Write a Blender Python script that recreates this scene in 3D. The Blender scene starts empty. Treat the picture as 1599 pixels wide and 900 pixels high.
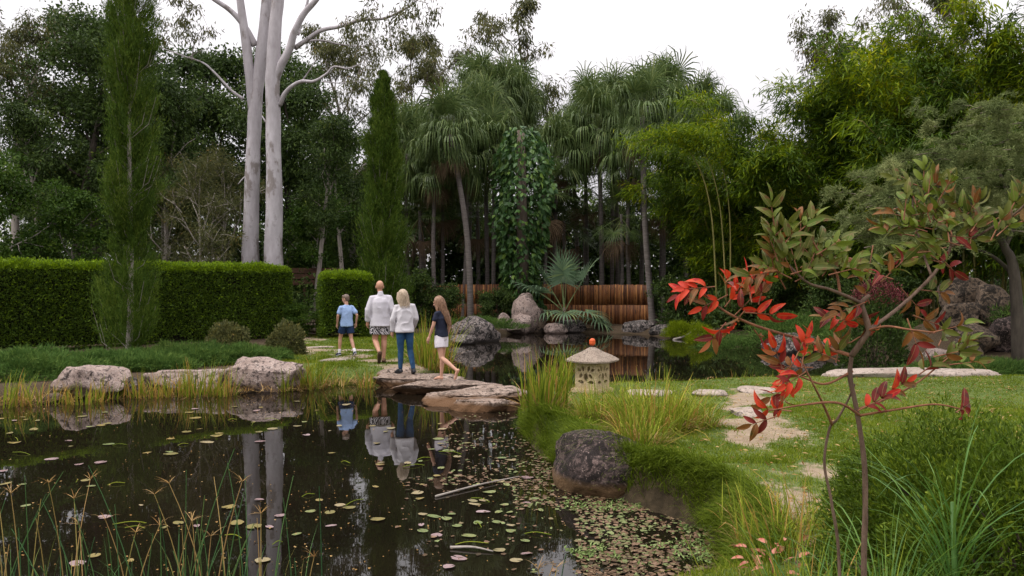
import bpy, bmesh, math
import numpy as np
from mathutils import Vector, Matrix

# ------------------------------------------------------------------ camera, sky, sun, exposure
scene = bpy.context.scene
COL = scene.collection
R = math.radians
CAMZ = 1.95
F = 1244.0            # focal length in photo pixels (1599 wide)
cam_data = bpy.data.cameras.new('camera')
cam_data.lens = 28.0
cam_data.sensor_width = 36.0
cam_data.clip_start = 0.05
cam_data.clip_end = 2000.0
cam = bpy.data.objects.new('camera', cam_data)
COL.objects.link(cam)
cam.location = (0, 0, CAMZ)
cam.rotation_euler = (R(90 - 0.28), 0, 0)
scene.camera = cam

SUN_EL, SUN_AZ = 56.0, -105.0      # azimuth measured from +Y towards +X
world = bpy.data.worlds.new('World')
scene.world = world
world.use_nodes = True
wn, wl = world.node_tree.nodes, world.node_tree.links
wn.clear()
w_out = wn.new('ShaderNodeOutputWorld')
w_bg = wn.new('ShaderNodeBackground')
w_bg.inputs['Strength'].default_value = 0.1
w_sky = wn.new('ShaderNodeTexSky')
w_sky.sky_type = 'NISHITA'
w_sky.sun_disc = False
w_sky.sun_elevation = R(SUN_EL)
w_sky.sun_rotation = R(SUN_AZ)
# even overcast cloud: brightest overhead (standard overcast sky)
w_tc = wn.new('ShaderNodeTexCoord')
w_sep = wn.new('ShaderNodeSeparateXYZ')
w_mx = wn.new('ShaderNodeMath'); w_mx.operation = 'MAXIMUM'; w_mx.inputs[1].default_value = 0.0
w_ma = wn.new('ShaderNodeMath'); w_ma.operation = 'MULTIPLY_ADD'
w_ma.inputs[1].default_value = 16.5; w_ma.inputs[2].default_value = 4.6
w_cl = wn.new('ShaderNodeVectorMath'); w_cl.operation = 'SCALE'
w_cl.inputs[0].default_value = (1.0, 0.955, 0.975)
w_mix = wn.new('ShaderNodeMix'); w_mix.data_type = 'RGBA'
w_mix.inputs[0].default_value = 0.90
wl.new(w_tc.outputs['Generated'], w_sep.inputs[0])
wl.new(w_sep.outputs['Z'], w_mx.inputs[0])
wl.new(w_mx.outputs[0], w_ma.inputs[0])
wl.new(w_ma.outputs[0], w_cl.inputs['Scale'])
wl.new(w_sky.outputs[0], w_mix.inputs[6])
wl.new(w_cl.outputs[0], w_mix.inputs[7])
wl.new(w_mix.outputs[2], w_bg.inputs['Color'])
wl.new(w_bg.outputs[0], w_out.inputs['Surface'])

sun_data = bpy.data.lights.new('sun', 'SUN')
sun_data.energy = 1.5
sun_data.angle = R(18)
sun_data.color = (1.0, 0.95, 0.88)
sun = bpy.data.objects.new('sun', sun_data)
COL.objects.link(sun)
sdir = Vector((math.sin(R(SUN_AZ)) * math.cos(R(SUN_EL)), math.cos(R(SUN_AZ)) * math.cos(R(SUN_EL)), math.sin(R(SUN_EL))))
sun.rotation_euler = sdir.to_track_quat('Z', 'Y').to_euler()
sun.location = sdir * 60

vs = scene.view_settings
vs.view_transform = 'Standard'
vs.look = 'None'
vs.exposure = 0.42
vs.gamma = 1.0
vs.use_curve_mapping = False
scene.render.engine = 'CYCLES'
cy = scene.cycles
cy.max_bounces = 6
cy.diffuse_bounces = 3
cy.glossy_bounces = 3
cy.transmission_bounces = 3
cy.transparent_max_bounces = 4
cy.caustics_reflective = False
cy.caustics_refractive = False
cy.use_denoising = True
cy.use_adaptive_sampling = True
cy.adaptive_threshold = 0.015

# ------------------------------------------------------------------ small helpers
def at(px, py, Y):
    """world point seen at photo pixel (px, py) at distance Y along the view"""
    return np.array([(px - 799.5) / F * Y, Y, CAMZ - (py - 444.0) / F * Y])

def on_plane(px, py, z=0.0):
    Y = F * (CAMZ - z) / (py - 444.0)
    return np.array([(px - 799.5) / F * Y, Y, z])

def RNG(s):
    return np.random.default_rng(s)

def unit(v):
    v = np.asarray(v, float)
    return v / np.maximum(np.linalg.norm(v, axis=-1, keepdims=True), 1e-9)

_tab = RNG(77).random((32, 32, 32))
def noise3(P, f=1.0, seed=0):
    """value noise in -1..1"""
    P = np.asarray(P, float) * f + seed * 7.31 + 100.0
    i = np.floor(P).astype(int); t = P - i
    t = t * t * (3 - 2 * t)
    i0 = i % 32; i1 = (i + 1) % 32
    r = 0
    for a in (0, 1):
        xa = i1[..., 0] if a else i0[..., 0]; wa = t[..., 0] if a else 1 - t[..., 0]
        for b in (0, 1):
            yb = i1[..., 1] if b else i0[..., 1]; wb = t[..., 1] if b else 1 - t[..., 1]
            for c in (0, 1):
                zc = i1[..., 2] if c else i0[..., 2]; wc = t[..., 2] if c else 1 - t[..., 2]
                r = r + _tab[xa, yb, zc] * wa * wb * wc
    return r * 2 - 1

def noise2(x, y, f=1.0, seed=0):
    return noise3(np.stack([np.asarray(x, float), np.asarray(y, float), np.zeros_like(np.asarray(x, float))], -1), f, seed)

class MB:
    """collects triangles"""
    def __init__(self):
        self.V = []; self.Fc = []; self.R = []; self.M = []; self.n = 0
    def add(self, V, Fc, rnd=0.5, mat=0):
        V = np.asarray(V, float).reshape(-1, 3); Fc = np.asarray(Fc, int)
        if Fc.shape[-1] == 4:
            Fc = np.concatenate([Fc[:, [0, 1, 2]], Fc[:, [0, 2, 3]]])
        self.V.append(V); self.Fc.append(Fc + self.n)
        self.R.append(np.broadcast_to(np.asarray(rnd, float), (len(V),)))
        self.M.append(np.full(len(Fc), mat, int)); self.n += len(V)
        return self
    def mesh(self, name, mats, smooth=True):
        V = np.concatenate(self.V); Fc = np.concatenate(self.Fc); Rr = np.concatenate(self.R); Mm = np.concatenate(self.M)
        me = bpy.data.meshes.new(name)
        me.vertices.add(len(V)); me.vertices.foreach_set('co', V.astype(np.float32).ravel())
        me.loops.add(Fc.size); me.loops.foreach_set('vertex_index', Fc.astype(np.int32).ravel())
        me.polygons.add(len(Fc)); me.polygons.foreach_set('loop_start', np.arange(0, Fc.size, 3, dtype=np.int32))
        if not isinstance(mats, (list, tuple)): mats = [mats]
        for m in mats: me.materials.append(m)
        if len(mats) > 1: me.polygons.foreach_set('material_index', Mm.astype(np.int32))
        me.polygons.foreach_set('use_smooth', np.full(len(Fc), bool(smooth)))
        a = me.attributes.new('rnd', 'FLOAT', 'POINT'); a.data.foreach_set('value', Rr.astype(np.float32))
        me.update(calc_edges=True)
        return me
    def obj(self, name, mats, parent=None, smooth=True, loc=None, kind=None):
        return link(name, self.mesh(name, mats, smooth), parent, loc, kind)

def link(name, me, parent=None, loc=None, kind=None, rot=None, scale=None):
    o = bpy.data.objects.new(name, me)
    COL.objects.link(o)
    if parent is not None: o.parent = parent
    if loc is not None: o.location = loc
    if rot is not None: o.rotation_euler = rot
    if scale is not None: o.scale = scale
    if kind: o['kind'] = kind
    return o

def tag(o, label, cat, group=None):
    o['label'] = label; o['category'] = cat
    if group: o['group'] = group
    return o

def thing(name, label, cat, loc=(0, 0, 0), rz=0.0, scale=1.0, group=None):
    o = bpy.data.objects.new(name, None)
    o.empty_display_size = 0.1
    COL.objects.link(o)
    o.location = loc; o.rotation_euler = (0, 0, rz)
    o.scale = (scale,) * 3 if np.isscalar(scale) else scale
    return tag(o, label, cat, group)

def frames(path):
    path = np.asarray(path, float)
    T = unit(np.gradient(path, axis=0))
    ref = np.array([0.31, 0.95, 0.05]) if abs(T[0][2]) > 0.7 else np.array([0.05, 0.1, 1.0])
    U = []; u = ref
    for t in T:
        u = u - t * np.dot(u, t); u = u / max(np.linalg.norm(u), 1e-6); U.append(u)
    U = np.array(U); W = np.cross(T, U)
    return T, U, W

def tube(path, rad, sides=6, caps=True, su=1.0, sw=1.0, jit=0.0, seed=0):
    path = np.asarray(path, float); n = len(path)
    rad = np.broadcast_to(np.asarray(rad, float), (n,))
    T, U, W = frames(path)
    a = np.arange(sides) * 2 * math.pi / sides
    ring = (np.cos(a)[None, :, None] * U[:, None, :] * su + np.sin(a)[None, :, None] * W[:, None, :] * sw)
    rr = rad[:, None, None]
    if jit: rr = rr * (1 + jit * noise3(path[:, None, :] + ring * 3, 1.7, seed)[..., None])
    V = (path[:, None, :] + ring * rr).reshape(-1, 3)
    i = np.arange(n - 1)[:, None] * sides; j = np.arange(sides)[None, :]; k = (j + 1) % sides
    Q = np.stack([i + j, i + k, i + sides + k, i + sides + j], -1).reshape(-1, 4)
    Fc = np.concatenate([Q[:, [0, 1, 2]], Q[:, [0, 2, 3]]])
    if caps:
        V = np.concatenate([V, path[:1], path[-1:]])
        a0, b0 = n * sides, n * sides + 1
        jj = np.arange(sides); kk = (jj + 1) % sides
        Fc = np.concatenate([Fc, np.stack([np.full(sides, a0), kk, jj], -1), np.stack([np.full(sides, b0), (n - 1) * sides + jj, (n - 1) * sides + kk], -1)])
    return V, Fc

def smooth_path(pts, n):
    """Catmull-Rom through points"""
    pts = np.asarray(pts, float)
    P = np.concatenate([[2 * pts[0] - pts[1]], pts, [2 * pts[-1] - pts[-2]]])
    s = np.linspace(0, len(pts) - 1 - 1e-6, n); i = s.astype(int); t = (s - i)[:, None]
    a, b, c, d = P[i], P[i + 1], P[i + 2], P[i + 3]
    return 0.5 * (2 * b + (c - a) * t + (2 * a - 5 * b + 4 * c - d) * t ** 2 + (3 * b - a - 3 * c + d) * t ** 3)

def leaf_geo(P, D, L, W, rng, flat=0.0, fold=0.25, mid=0.45):
    """folded leaf: base, two sides, tip"""
    n = len(P); D = unit(D)
    L = np.broadcast_to(np.asarray(L, float), (n,))[:, None]; W = np.broadcast_to(np.asarray(W, float), (n,))[:, None]
    up = rng.normal(size=(n, 3)) * (1 - flat) + np.array([0, 0, 1.0]) * flat + rng.normal(size=(n, 3)) * 0.12
    S = unit(np.cross(D, up)); N = np.cross(S, D)
    m = P + D * L * mid + N * W * fold
    V = np.stack([P, m - S * W * 0.5, P + D * L, m + S * W * 0.5], 1).reshape(-1, 3)
    b = np.arange(n) * 4
    Fc = np.concatenate([np.stack([b, b + 1, b + 2], -1), np.stack([b, b + 2, b + 3], -1)])
    return V, Fc

def blade_geo(P, D, L, W, rng):
    """single thin triangle needles / grass"""
    n = len(P); D = unit(D)
    L = np.broadcast_to(np.asarray(L, float), (n,))[:, None]; W = np.broadcast_to(np.asarray(W, float), (n,))[:, None]
    S = unit(np.cross(D, rng.normal(size=(n, 3))))
    V = np.stack([P - S * W * 0.5, P + S * W * 0.5, P + D * L], 1).reshape(-1, 3)
    return V, np.arange(n * 3).reshape(-1, 3)

def strip_geo(P, az, L, W, lean, droop, rng, seg=4, kink=0.0):
    """arching grass strips: seg quads each. lean = start angle from vertical, droop = total bend"""
    n = len(P)
    az = np.asarray(az); L = np.broadcast_to(L, (n,)); W = np.broadcast_to(W, (n,)); lean = np.broadcast_to(lean, (n,)); droop = np.broadcast_to(droop, (n,))
    out = np.stack([np.cos(az), np.sin(az), np.zeros(n)], -1)
    sd = np.stack([-np.sin(az), np.cos(az), np.zeros(n)], -1)
    tw = rng.normal(size=n) * 0.6
    p = P.copy(); rows = []
    for k in range(seg + 1):
        u = k / seg
        a = lean + droop * u ** 1.5
        w = W * (1 - u) ** 0.6 * (0.7 + 0.6 * u * (1 - u) * 4 * 0.5)
        if k == seg: w = W * 0.05
        s = sd * np.cos(tw)[:, None] + np.cross(sd, np.array([0, 0, 1.0])) * np.sin(tw)[:, None] * 0.7
        rows.append(p - s * w[:, None] * 0.5); rows.append(p + s * w[:, None] * 0.5)
        d = out * np.sin(a)[:, None] + np.array([0, 0, 1.0]) * np.cos(a)[:, None]
        p = p + d * (L / seg)[:, None]
    m = 2 * (seg + 1)
    V = np.stack(rows, 1).reshape(-1, 3)
    b = (np.arange(n) * m)[:, None]; k = np.arange(seg)[None, :] * 2
    Q = np.stack([b + k, b + k + 1, b + k + 3, b + k + 2], -1).reshape(-1, 4)
    return V, np.concatenate([Q[:, [0, 1, 2]], Q[:, [0, 2, 3]]]), m

_ico = {}
def ico(level):
    if level not in _ico:
        bm = bmesh.new(); bmesh.ops.create_icosphere(bm, subdivisions=level, radius=1.0)
        bm.verts.ensure_lookup_table()
        _ico[level] = (np.array([v.co[:] for v in bm.verts]), np.array([[v.index for v in f.verts] for f in bm.faces])); bm.free()
    return _ico[level]

def box_geo(cx, cy, cz, sx, sy, sz, rz=0.0):
    c = np.array([[x, y, z] for z in (-.5, .5) for y in (-.5, .5) for x in (-.5, .5)]) * (sx, sy, sz)
    ca, sa = math.cos(rz), math.sin(rz)
    c = np.stack([c[:, 0] * ca - c[:, 1] * sa + cx, c[:, 0] * sa + c[:, 1] * ca + cy, c[:, 2] + cz], -1)
    return c, np.array([[0, 2, 3, 1], [4, 5, 7, 6], [0, 1, 5, 4], [2, 6, 7, 3], [0, 4, 6, 2], [1, 3, 7, 5]])

# ------------------------------------------------------------------ materials
def newmat(name):
    m = bpy.data.materials.new(name); m.use_nodes = True
    nt = m.node_tree; nt.nodes.clear()
    out = nt.nodes.new('ShaderNodeOutputMaterial'); b = nt.nodes.new('ShaderNodeBsdfPrincipled')
    nt.links.new(b.outputs[0], out.inputs[0])
    return m, nt, b, out

def ramp(nt, fac, stops):
    r = nt.nodes.new('ShaderNodeValToRGB')
    while len(r.color_ramp.elements) < len(stops): r.color_ramp.elements.new(0.5)
    for e, (p, c) in zip(r.color_ramp.elements, stops):
        e.position = p; e.color = (*c, 1)
    nt.links.new(fac, r.inputs[0])
    return r.outputs[0]

def attr(nt, name='rnd'):
    a = nt.nodes.new('ShaderNodeAttribute'); a.attribute_name = name
    return a.outputs['Fac']

def tex(nt, scale, detail=4.0, rough=0.6, coord='Object', vscale=None, dist=0.0):
    tc = nt.nodes.new('ShaderNodeTexCoord'); n = nt.nodes.new('ShaderNodeTexNoise')
    n.inputs['Scale'].default_value = scale; n.inputs['Detail'].default_value = detail; n.inputs['Roughness'].default_value = rough
    n.inputs['Distortion'].default_value = dist
    if vscale:
        mp = nt.nodes.new('ShaderNodeMapping'); mp.inputs['Scale'].default_value = vscale
        nt.links.new(tc.outputs[coord], mp.inputs[0]); nt.links.new(mp.outputs[0], n.inputs['Vector'])
    else:
        nt.links.new(tc.outputs[coord], n.inputs['Vector'])
    return n.outputs['Fac']

def bump(nt, b, h, strength=0.4, dist=0.02):
    bp = nt.nodes.new('ShaderNodeBump'); bp.inputs['Strength'].default_value = strength; bp.inputs['Distance'].default_value = dist
    nt.links.new(h, bp.inputs['Height']); nt.links.new(bp.outputs[0], b.inputs['Normal'])

def mixc(nt, fac, a, b):
    m = nt.nodes.new('ShaderNodeMix'); m.data_type = 'RGBA'
    if isinstance(fac, (int, float)): m.inputs[0].default_value = fac
    else: nt.links.new(fac, m.inputs[0])
    for s, v in ((6, a), (7, b)):
        if isinstance(v, tuple): m.inputs[s].default_value = (*v, 1)
        else: nt.links.new(v, m.inputs[s])
    return m.outputs[2]

def step(nt, val, lo, hi):
    m = nt.nodes.new('ShaderNodeMapRange'); m.interpolation_type = 'SMOOTHSTEP'
    nt.links.new(val, m.inputs[0]); m.inputs[1].default_value = lo; m.inputs[2].default_value = hi
    return m.outputs[0]

def leafmat(name, stops, trans=0.3, rough=0.45, spec=0.35, gain=1.25, sat=1.2):
    m, nt, b, out = newmat(name)
    spec *= 0.5; rough = min(rough + 0.12, 0.9)
    def grade(c):
        l = 0.3 * c[0] + 0.6 * c[1] + 0.1 * c[2]
        return tuple(max(0.003, (l + (x - l) * sat) * gain * w_) for x, w_ in zip(c, (1.10, 1.0, 0.95)))
    stops = [(p, grade(c)) for p, c in stops]
    c = ramp(nt, attr(nt), stops)
    nt.links.new(c, b.inputs['Base Color']); b.inputs['Roughness'].default_value = rough
    b.inputs['Specular IOR Level'].default_value = spec
    if trans:
        t = nt.nodes.new('ShaderNodeBsdfTranslucent'); nt.links.new(c, t.inputs[0])
        mx = nt.nodes.new('ShaderNodeMixShader'); mx.inputs[0].default_value = trans
        nt.links.new(b.outputs[0], mx.inputs[1]); nt.links.new(t.outputs[0], mx.inputs[2]); nt.links.new(mx.outputs[0], out.inputs[0])
    return m

def barkmat(name, c1, c2, scale=6.0, vs=(1, 1, 0.25), rough=0.85, bstr=0.5, c3=None, s3=1.5):
    m, nt, b, out = newmat(name)
    n = tex(nt, scale, 6, 0.65, vscale=vs)
    col = ramp(nt, n, [(0.3, c1), (0.7, c2)])
    if c3:
        n3 = tex(nt, s3, 5, 0.6, vscale=(1, 1, 0.5))
        col = mixc(nt, step(nt, n3, 0.52, 0.62), col, c3)
    nt.links.new(col, b.inputs['Base Color']); b.inputs['Roughness'].default_value = rough; b.inputs['Specular IOR Level'].default_value = 0.2
    bump(nt, b, n, bstr, 0.02)
    return m

def plain(name, c, rough=0.7, var=0.15, scale=20, spec=0.3, bstr=0.15, bdist=0.004):
    m, nt, b, out = newmat(name)
    n = tex(nt, scale, 5, 0.6)
    nt.links.new(ramp(nt, n, [(0.25, tuple(x * (1 - var) for x in c)), (0.75, tuple(min(1, x * (1 + var)) for x in c))]), b.inputs['Base Color'])
    b.inputs['Roughness'].default_value = rough; b.inputs['Specular IOR Level'].default_value = spec
    if bstr: bump(nt, b, n, bstr, bdist)
    return m

def rockmat(name, c1, c2, dark, darkamt=0.55, lichen=None, band=None, scale=1.0, waterline=True):
    m, nt, b, out = newmat(name)
    n1 = tex(nt, 2.5 * scale, 8, 0.65); n2 = tex(nt, 14 * scale, 6, 0.7); n3 = tex(nt, 60 * scale, 3, 0.6)
    col = ramp(nt, n1, [(0.3, c1), (0.7, c2)])
    col = mixc(nt, step(nt, n2, darkamt - 0.05, darkamt + 0.08), col, dark)
    n4 = tex(nt, 5 * scale, 8, 0.75, dist=0.6)
    col = mixc(nt, step(nt, n4, darkamt, darkamt + 0.06), col, tuple(x * 0.7 for x in dark))
    if lichen:
        n5 = tex(nt, 22 * scale, 4, 0.6)
        col = mixc(nt, step(nt, n5, 0.62, 0.67), col, lichen)
    spk = mixc(nt, step(nt, n3, 0.55, 0.62), col, mixc(nt, 0.5, col, dark))
    col = spk
    if waterline:
        geo = nt.nodes.new('ShaderNodeNewGeometry'); sp = nt.nodes.new('ShaderNodeSeparateXYZ'); nt.links.new(geo.outputs['Position'], sp.inputs[0])
        ad = nt.nodes.new('ShaderNodeMath'); ad.operation = 'MULTIPLY_ADD'; ad.inputs[1].default_value = 0.12; nt.links.new(n1, ad.inputs[0]); nt.links.new(sp.outputs['Z'], ad.inputs[2])
        w = step(nt, ad.outputs[0], 0.17, 0.13) if not band else step(nt, ad.outputs[0], 0.22, 0.19)
        inv = nt.nodes.new('ShaderNodeMath'); inv.operation = 'SUBTRACT'; inv.inputs[0].default_value = 1.0
        mr = nt.nodes.new('ShaderNodeMapRange'); nt.links.new(ad.outputs[0], mr.inputs[0])
        lo, hi = (0.09, 0.15) if not band else (0.15, 0.21)
        mr.inputs[1].default_value = lo; mr.inputs[2].default_value = hi; mr.inputs[3].default_value = 1.0; mr.inputs[4].default_value = 0.0
        col = mixc(nt, mr.outputs[0], col, band or tuple(x * 0.5 for x in c1))
    nt.links.new(col, b.inputs['Base Color']); b.inputs['Roughness'].default_value = 0.9; b.inputs['Specular IOR Level'].default_value = 0.2
    h = nt.nodes.new('ShaderNodeMath'); h.operation = 'MULTIPLY_ADD'; h.inputs[1].default_value = 0.35; nt.links.new(n2, h.inputs[0]); nt.links.new(n1, h.inputs[2])
    bump(nt, b, h.outputs[0], 0.9, 0.09)
    return m

M = {}
M['rock_pink'] = rockmat('rock_pink', (0.24, 0.175, 0.145), (0.44, 0.35, 0.31), (0.07, 0.055, 0.05), 0.55, (0.46, 0.40, 0.36))
M['rock_grey'] = rockmat('rock_grey', (0.13, 0.11, 0.10), (0.31, 0.26, 0.24), (0.035, 0.032, 0.03), 0.50, (0.40, 0.38, 0.35))
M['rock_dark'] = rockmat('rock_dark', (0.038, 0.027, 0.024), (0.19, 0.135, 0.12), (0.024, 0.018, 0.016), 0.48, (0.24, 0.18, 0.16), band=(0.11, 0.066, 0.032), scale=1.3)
M['rock_brown'] = rockmat('rock_brown', (0.085, 0.06, 0.042), (0.19, 0.14, 0.10), (0.03, 0.024, 0.019), 0.51, None)
M['flat_stone'] = rockmat('flat_stone', (0.30, 0.235, 0.19), (0.48, 0.40, 0.34), (0.10, 0.085, 0.07), 0.58, None, waterline=False)
M['step_stone'] = rockmat('step_stone', (0.17, 0.12, 0.09), (0.40, 0.31, 0.255), (0.075, 0.055, 0.042), 0.545, (0.46, 0.39, 0.34), band=(0.12, 0.065, 0.032), scale=1.1)

GREEN_DARK = [(0.0, (0.018, 0.033, 0.012)), (0.5, (0.043, 0.072, 0.023)), (0.85, (0.078, 0.118, 0.036)), (1.0, (0.13, 0.165, 0.05))]
M['leaf_dark'] = leafmat('leaf_dark', GREEN_DARK, 0.22, 0.42)
M['leaf_mid'] = leafmat('leaf_mid', [(0.0, (0.022, 0.045, 0.012)), (0.5, (0.045, 0.085, 0.02)), (1.0, (0.10, 0.15, 0.035))], 0.3)
M['leaf_olive'] = leafmat('leaf_olive', [(0.0, (0.035, 0.046, 0.022)), (0.5, (0.075, 0.085, 0.038)), (0.9, (0.12, 0.125, 0.05)), (1.0, (0.17, 0.12, 0.05))], 0.3)
M['leaf_feather'] = leafmat('leaf_feather', [(0.0, (0.06, 0.082, 0.038)), (0.5, (0.12, 0.155, 0.072)), (1.0, (0.22, 0.25, 0.13))], 0.25, 0.6, 0.2)
M['leaf_bamboo'] = leafmat('leaf_bamboo', [(0.0, (0.022, 0.042, 0.010)), (0.45, (0.052, 0.092, 0.018)), (0.8, (0.13, 0.19, 0.026)), (1.0, (0.24, 0.27, 0.042))], 0.35)
M['leaf_hedge'] = leafmat('leaf_hedge', [(0.0, (0.024, 0.046, 0.013)), (0.45, (0.058, 0.098, 0.024)), (0.75, (0.105, 0.165, 0.03)), (1.0, (0.17, 0.26, 0.04))], 0.25, 0.4)
M['leaf_conifer'] = leafmat('leaf_conifer', [(0.0, (0.026, 0.048, 0.013)), (0.5, (0.052, 0.09, 0.021)), (1.0, (0.11, 0.15, 0.04))], 0.25, 0.6, 0.2)
M['leaf_juniper'] = leafmat('leaf_juniper', [(0.0, (0.03, 0.062, 0.02)), (0.5, (0.07, 0.125, 0.04)), (1.0, (0.17, 0.23, 0.08))], 0.2, 0.6, 0.2)
M['leaf_palm'] = leafmat('leaf_palm', [(0.0, (0.028, 0.048, 0.018)), (0.5, (0.066, 0.102, 0.038)), (1.0, (0.165, 0.205, 0.09))], 0.25, 0.38, 0.5)
M['leaf_palm_grey'] = leafmat('leaf_palm_grey', [(0.0, (0.06, 0.10, 0.065)), (0.5, (0.11, 0.17, 0.11)), (1.0, (0.20, 0.26, 0.11))], 0.25, 0.4, 0.45)
M['leaf_dead'] = leafmat('leaf_dead', [(0.0, (0.05, 0.034, 0.020)), (0.5, (0.11, 0.08, 0.048)), (1.0, (0.20, 0.15, 0.095))], 0.15, 0.8, 0.1, sat=0.9)
M['leaf_vine'] = leafmat('leaf_vine', [(0.0, (0.02, 0.046, 0.02)), (0.6, (0.052, 0.105, 0.038)), (1.0, (0.12, 0.19, 0.055))], 0.2, 0.3, 0.5)
M['grass'] = leafmat('grass', [(0.0, (0.055, 0.085, 0.016)), (0.5, (0.11, 0.155, 0.03)), (0.8, (0.17, 0.21, 0.05)), (1.0, (0.26, 0.23, 0.11))], 0.3, 0.6, 0.2)
M['reed'] = leafmat('reed', [(0.0, (0.06, 0.095, 0.02)), (0.5, (0.16, 0.21, 0.045)), (0.82, (0.28, 0.30, 0.08)), (0.92, (0.27, 0.19, 0.07)), (1.0, (0.30, 0.20, 0.09))], 0.3, 0.5, 0.3)
M['rush'] = leafmat('rush', [(0.0, (0.035, 0.095, 0.05)), (0.55, (0.075, 0.15, 0.06)), (0.8, (0.21, 0.23, 0.08)), (1.0, (0.32, 0.235, 0.125))], 0.2, 0.5, 0.3)
M['straw'] = leafmat('straw', [(0.0, (0.12, 0.075, 0.035)), (0.5, (0.22, 0.16, 0.08)), (1.0, (0.34, 0.27, 0.16))], 0.15, 0.8, 0.1)
M['sedge'] = leafmat('sedge', [(0.0, (0.035, 0.08, 0.028)), (0.5, (0.075, 0.15, 0.045)), (1.0, (0.16, 0.25, 0.07))], 0.3, 0.35, 0.5)
M['leaf_bush'] = leafmat('leaf_bush', [(0.0, (0.03, 0.052, 0.012)), (0.5, (0.065, 0.105, 0.02)), (1.0, (0.17, 0.22, 0.045))], 0.25, 0.45)
M['leaf_box'] = leafmat('leaf_box', [(0.0, (0.04, 0.05, 0.025)), (0.5, (0.09, 0.10, 0.045)), (0.85, (0.15, 0.15, 0.06)), (1.0, (0.22, 0.15, 0.07))], 0.2, 0.5)
M['leaf_lime'] = leafmat('leaf_lime', [(0.0, (0.08, 0.12, 0.02)), (0.5, (0.15, 0.21, 0.035)), (1.0, (0.25, 0.30, 0.06))], 0.3, 0.55, 0.2)
M['leaf_maroon'] = leafmat('leaf_maroon', [(0.0, (0.05, 0.015, 0.018)), (0.6, (0.12, 0.04, 0.045)), (1.0, (0.22, 0.10, 0.10))], 0.2)

M['bark_gum'] = barkmat('bark_gum', (0.33, 0.30, 0.31), (0.54, 0.51, 0.53), 3.0, (1, 1, 0.35), 0.75, 0.25, (0.25, 0.22, 0.21), 2.2)
M['bark_dark'] = barkmat('bark_dark', (0.035, 0.028, 0.022), (0.10, 0.082, 0.066), 8.0)
M['bark_brown'] = barkmat('bark_brown', (0.085, 0.065, 0.05), (0.19, 0.15, 0.12), 9.0)
M['bark_pale'] = barkmat('bark_pale', (0.20, 0.175, 0.15), (0.38, 0.34, 0.30), 7.0)
M['bark_palm'] = barkmat('bark_palm', (0.085, 0.072, 0.064), (0.20, 0.175, 0.16), 5.0, (0.5, 0.5, 5.0), 0.85, 0.7)
M['bark_bamboo'] = barkmat('bark_bamboo', (0.10, 0.11, 0.03), (0.26, 0.22, 0.07), 3.0, (1, 1, 0.3), 0.5, 0.1)
M['twig'] = barkmat('twig', (0.05, 0.038, 0.028), (0.12, 0.09, 0.065), 10.0)
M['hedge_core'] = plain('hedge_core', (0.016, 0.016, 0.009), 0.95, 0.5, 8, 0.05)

# water: dark pond with a mirror surface
m, nt, b, out = newmat('pond_water')
nb = tex(nt, 1.3, 3, 0.5); nw = tex(nt, 0.35, 3, 0.5)
nt.links.new(ramp(nt, nw, [(0.3, (0.005, 0.004, 0.0027)), (0.7, (0.010, 0.0075, 0.0045))]), b.inputs['Base Color'])
b.inputs['Roughness'].default_value = 0.015; b.inputs['IOR'].default_value = 1.40
bump(nt, b, nb, 0.035, 0.05)
M['water'] = m

# ground: lawn, bare earth, mud, forest litter by vertex masks + noise
m, nt, b, out = newmat('earth')
g1 = tex(nt, 1.1, 6, 0.7); g2 = tex(nt, 9, 6, 0.7); g3 = tex(nt, 45, 4, 0.7)
lawn = ramp(nt, g2, [(0.3, (0.05, 0.085, 0.02)), (0.55, (0.10, 0.135, 0.035)), (0.75, (0.17, 0.17, 0.065))])
dirt = ramp(nt, g2, [(0.3, (0.20, 0.145, 0.095)), (0.7, (0.34, 0.27, 0.19))])
litter = ramp(nt, g3, [(0.35, (0.035, 0.026, 0.017)), (0.6, (0.085, 0.06, 0.038)), (0.72, (0.17, 0.125, 0.08))])
mud = ramp(nt, g2, [(0.3, (0.022, 0.017, 0.010)), (0.7, (0.065, 0.048, 0.028))])
def wob(a, amt=0.5):
    mm = nt.nodes.new('ShaderNodeMath'); mm.operation = 'MULTIPLY_ADD'; mm.inputs[1].default_value = amt; nt.links.new(g2, mm.inputs[0])
    ss = nt.nodes.new('ShaderNodeMath'); ss.operation = 'SUBTRACT'; nt.links.new(attr(nt, a), ss.inputs[0]); ss.inputs[1].default_value = amt * 0.5
    nt.links.new(ss.outputs[0], mm.inputs[2]); return step(nt, mm.outputs[0], 0.35, 0.65)
col = mixc(nt, wob('litter'), lawn, litter)
col = mixc(nt, wob('bare', 0.9), col, dirt)
col = mixc(nt, wob('mud'), col, mud)
nt.links.new(col, b.inputs['Base Color']); b.inputs['Roughness'].default_value = 0.95; b.inputs['Specular IOR Level'].default_value = 0.1
bump(nt, b, g3, 0.6, 0.03)
M['earth'] = m

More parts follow.
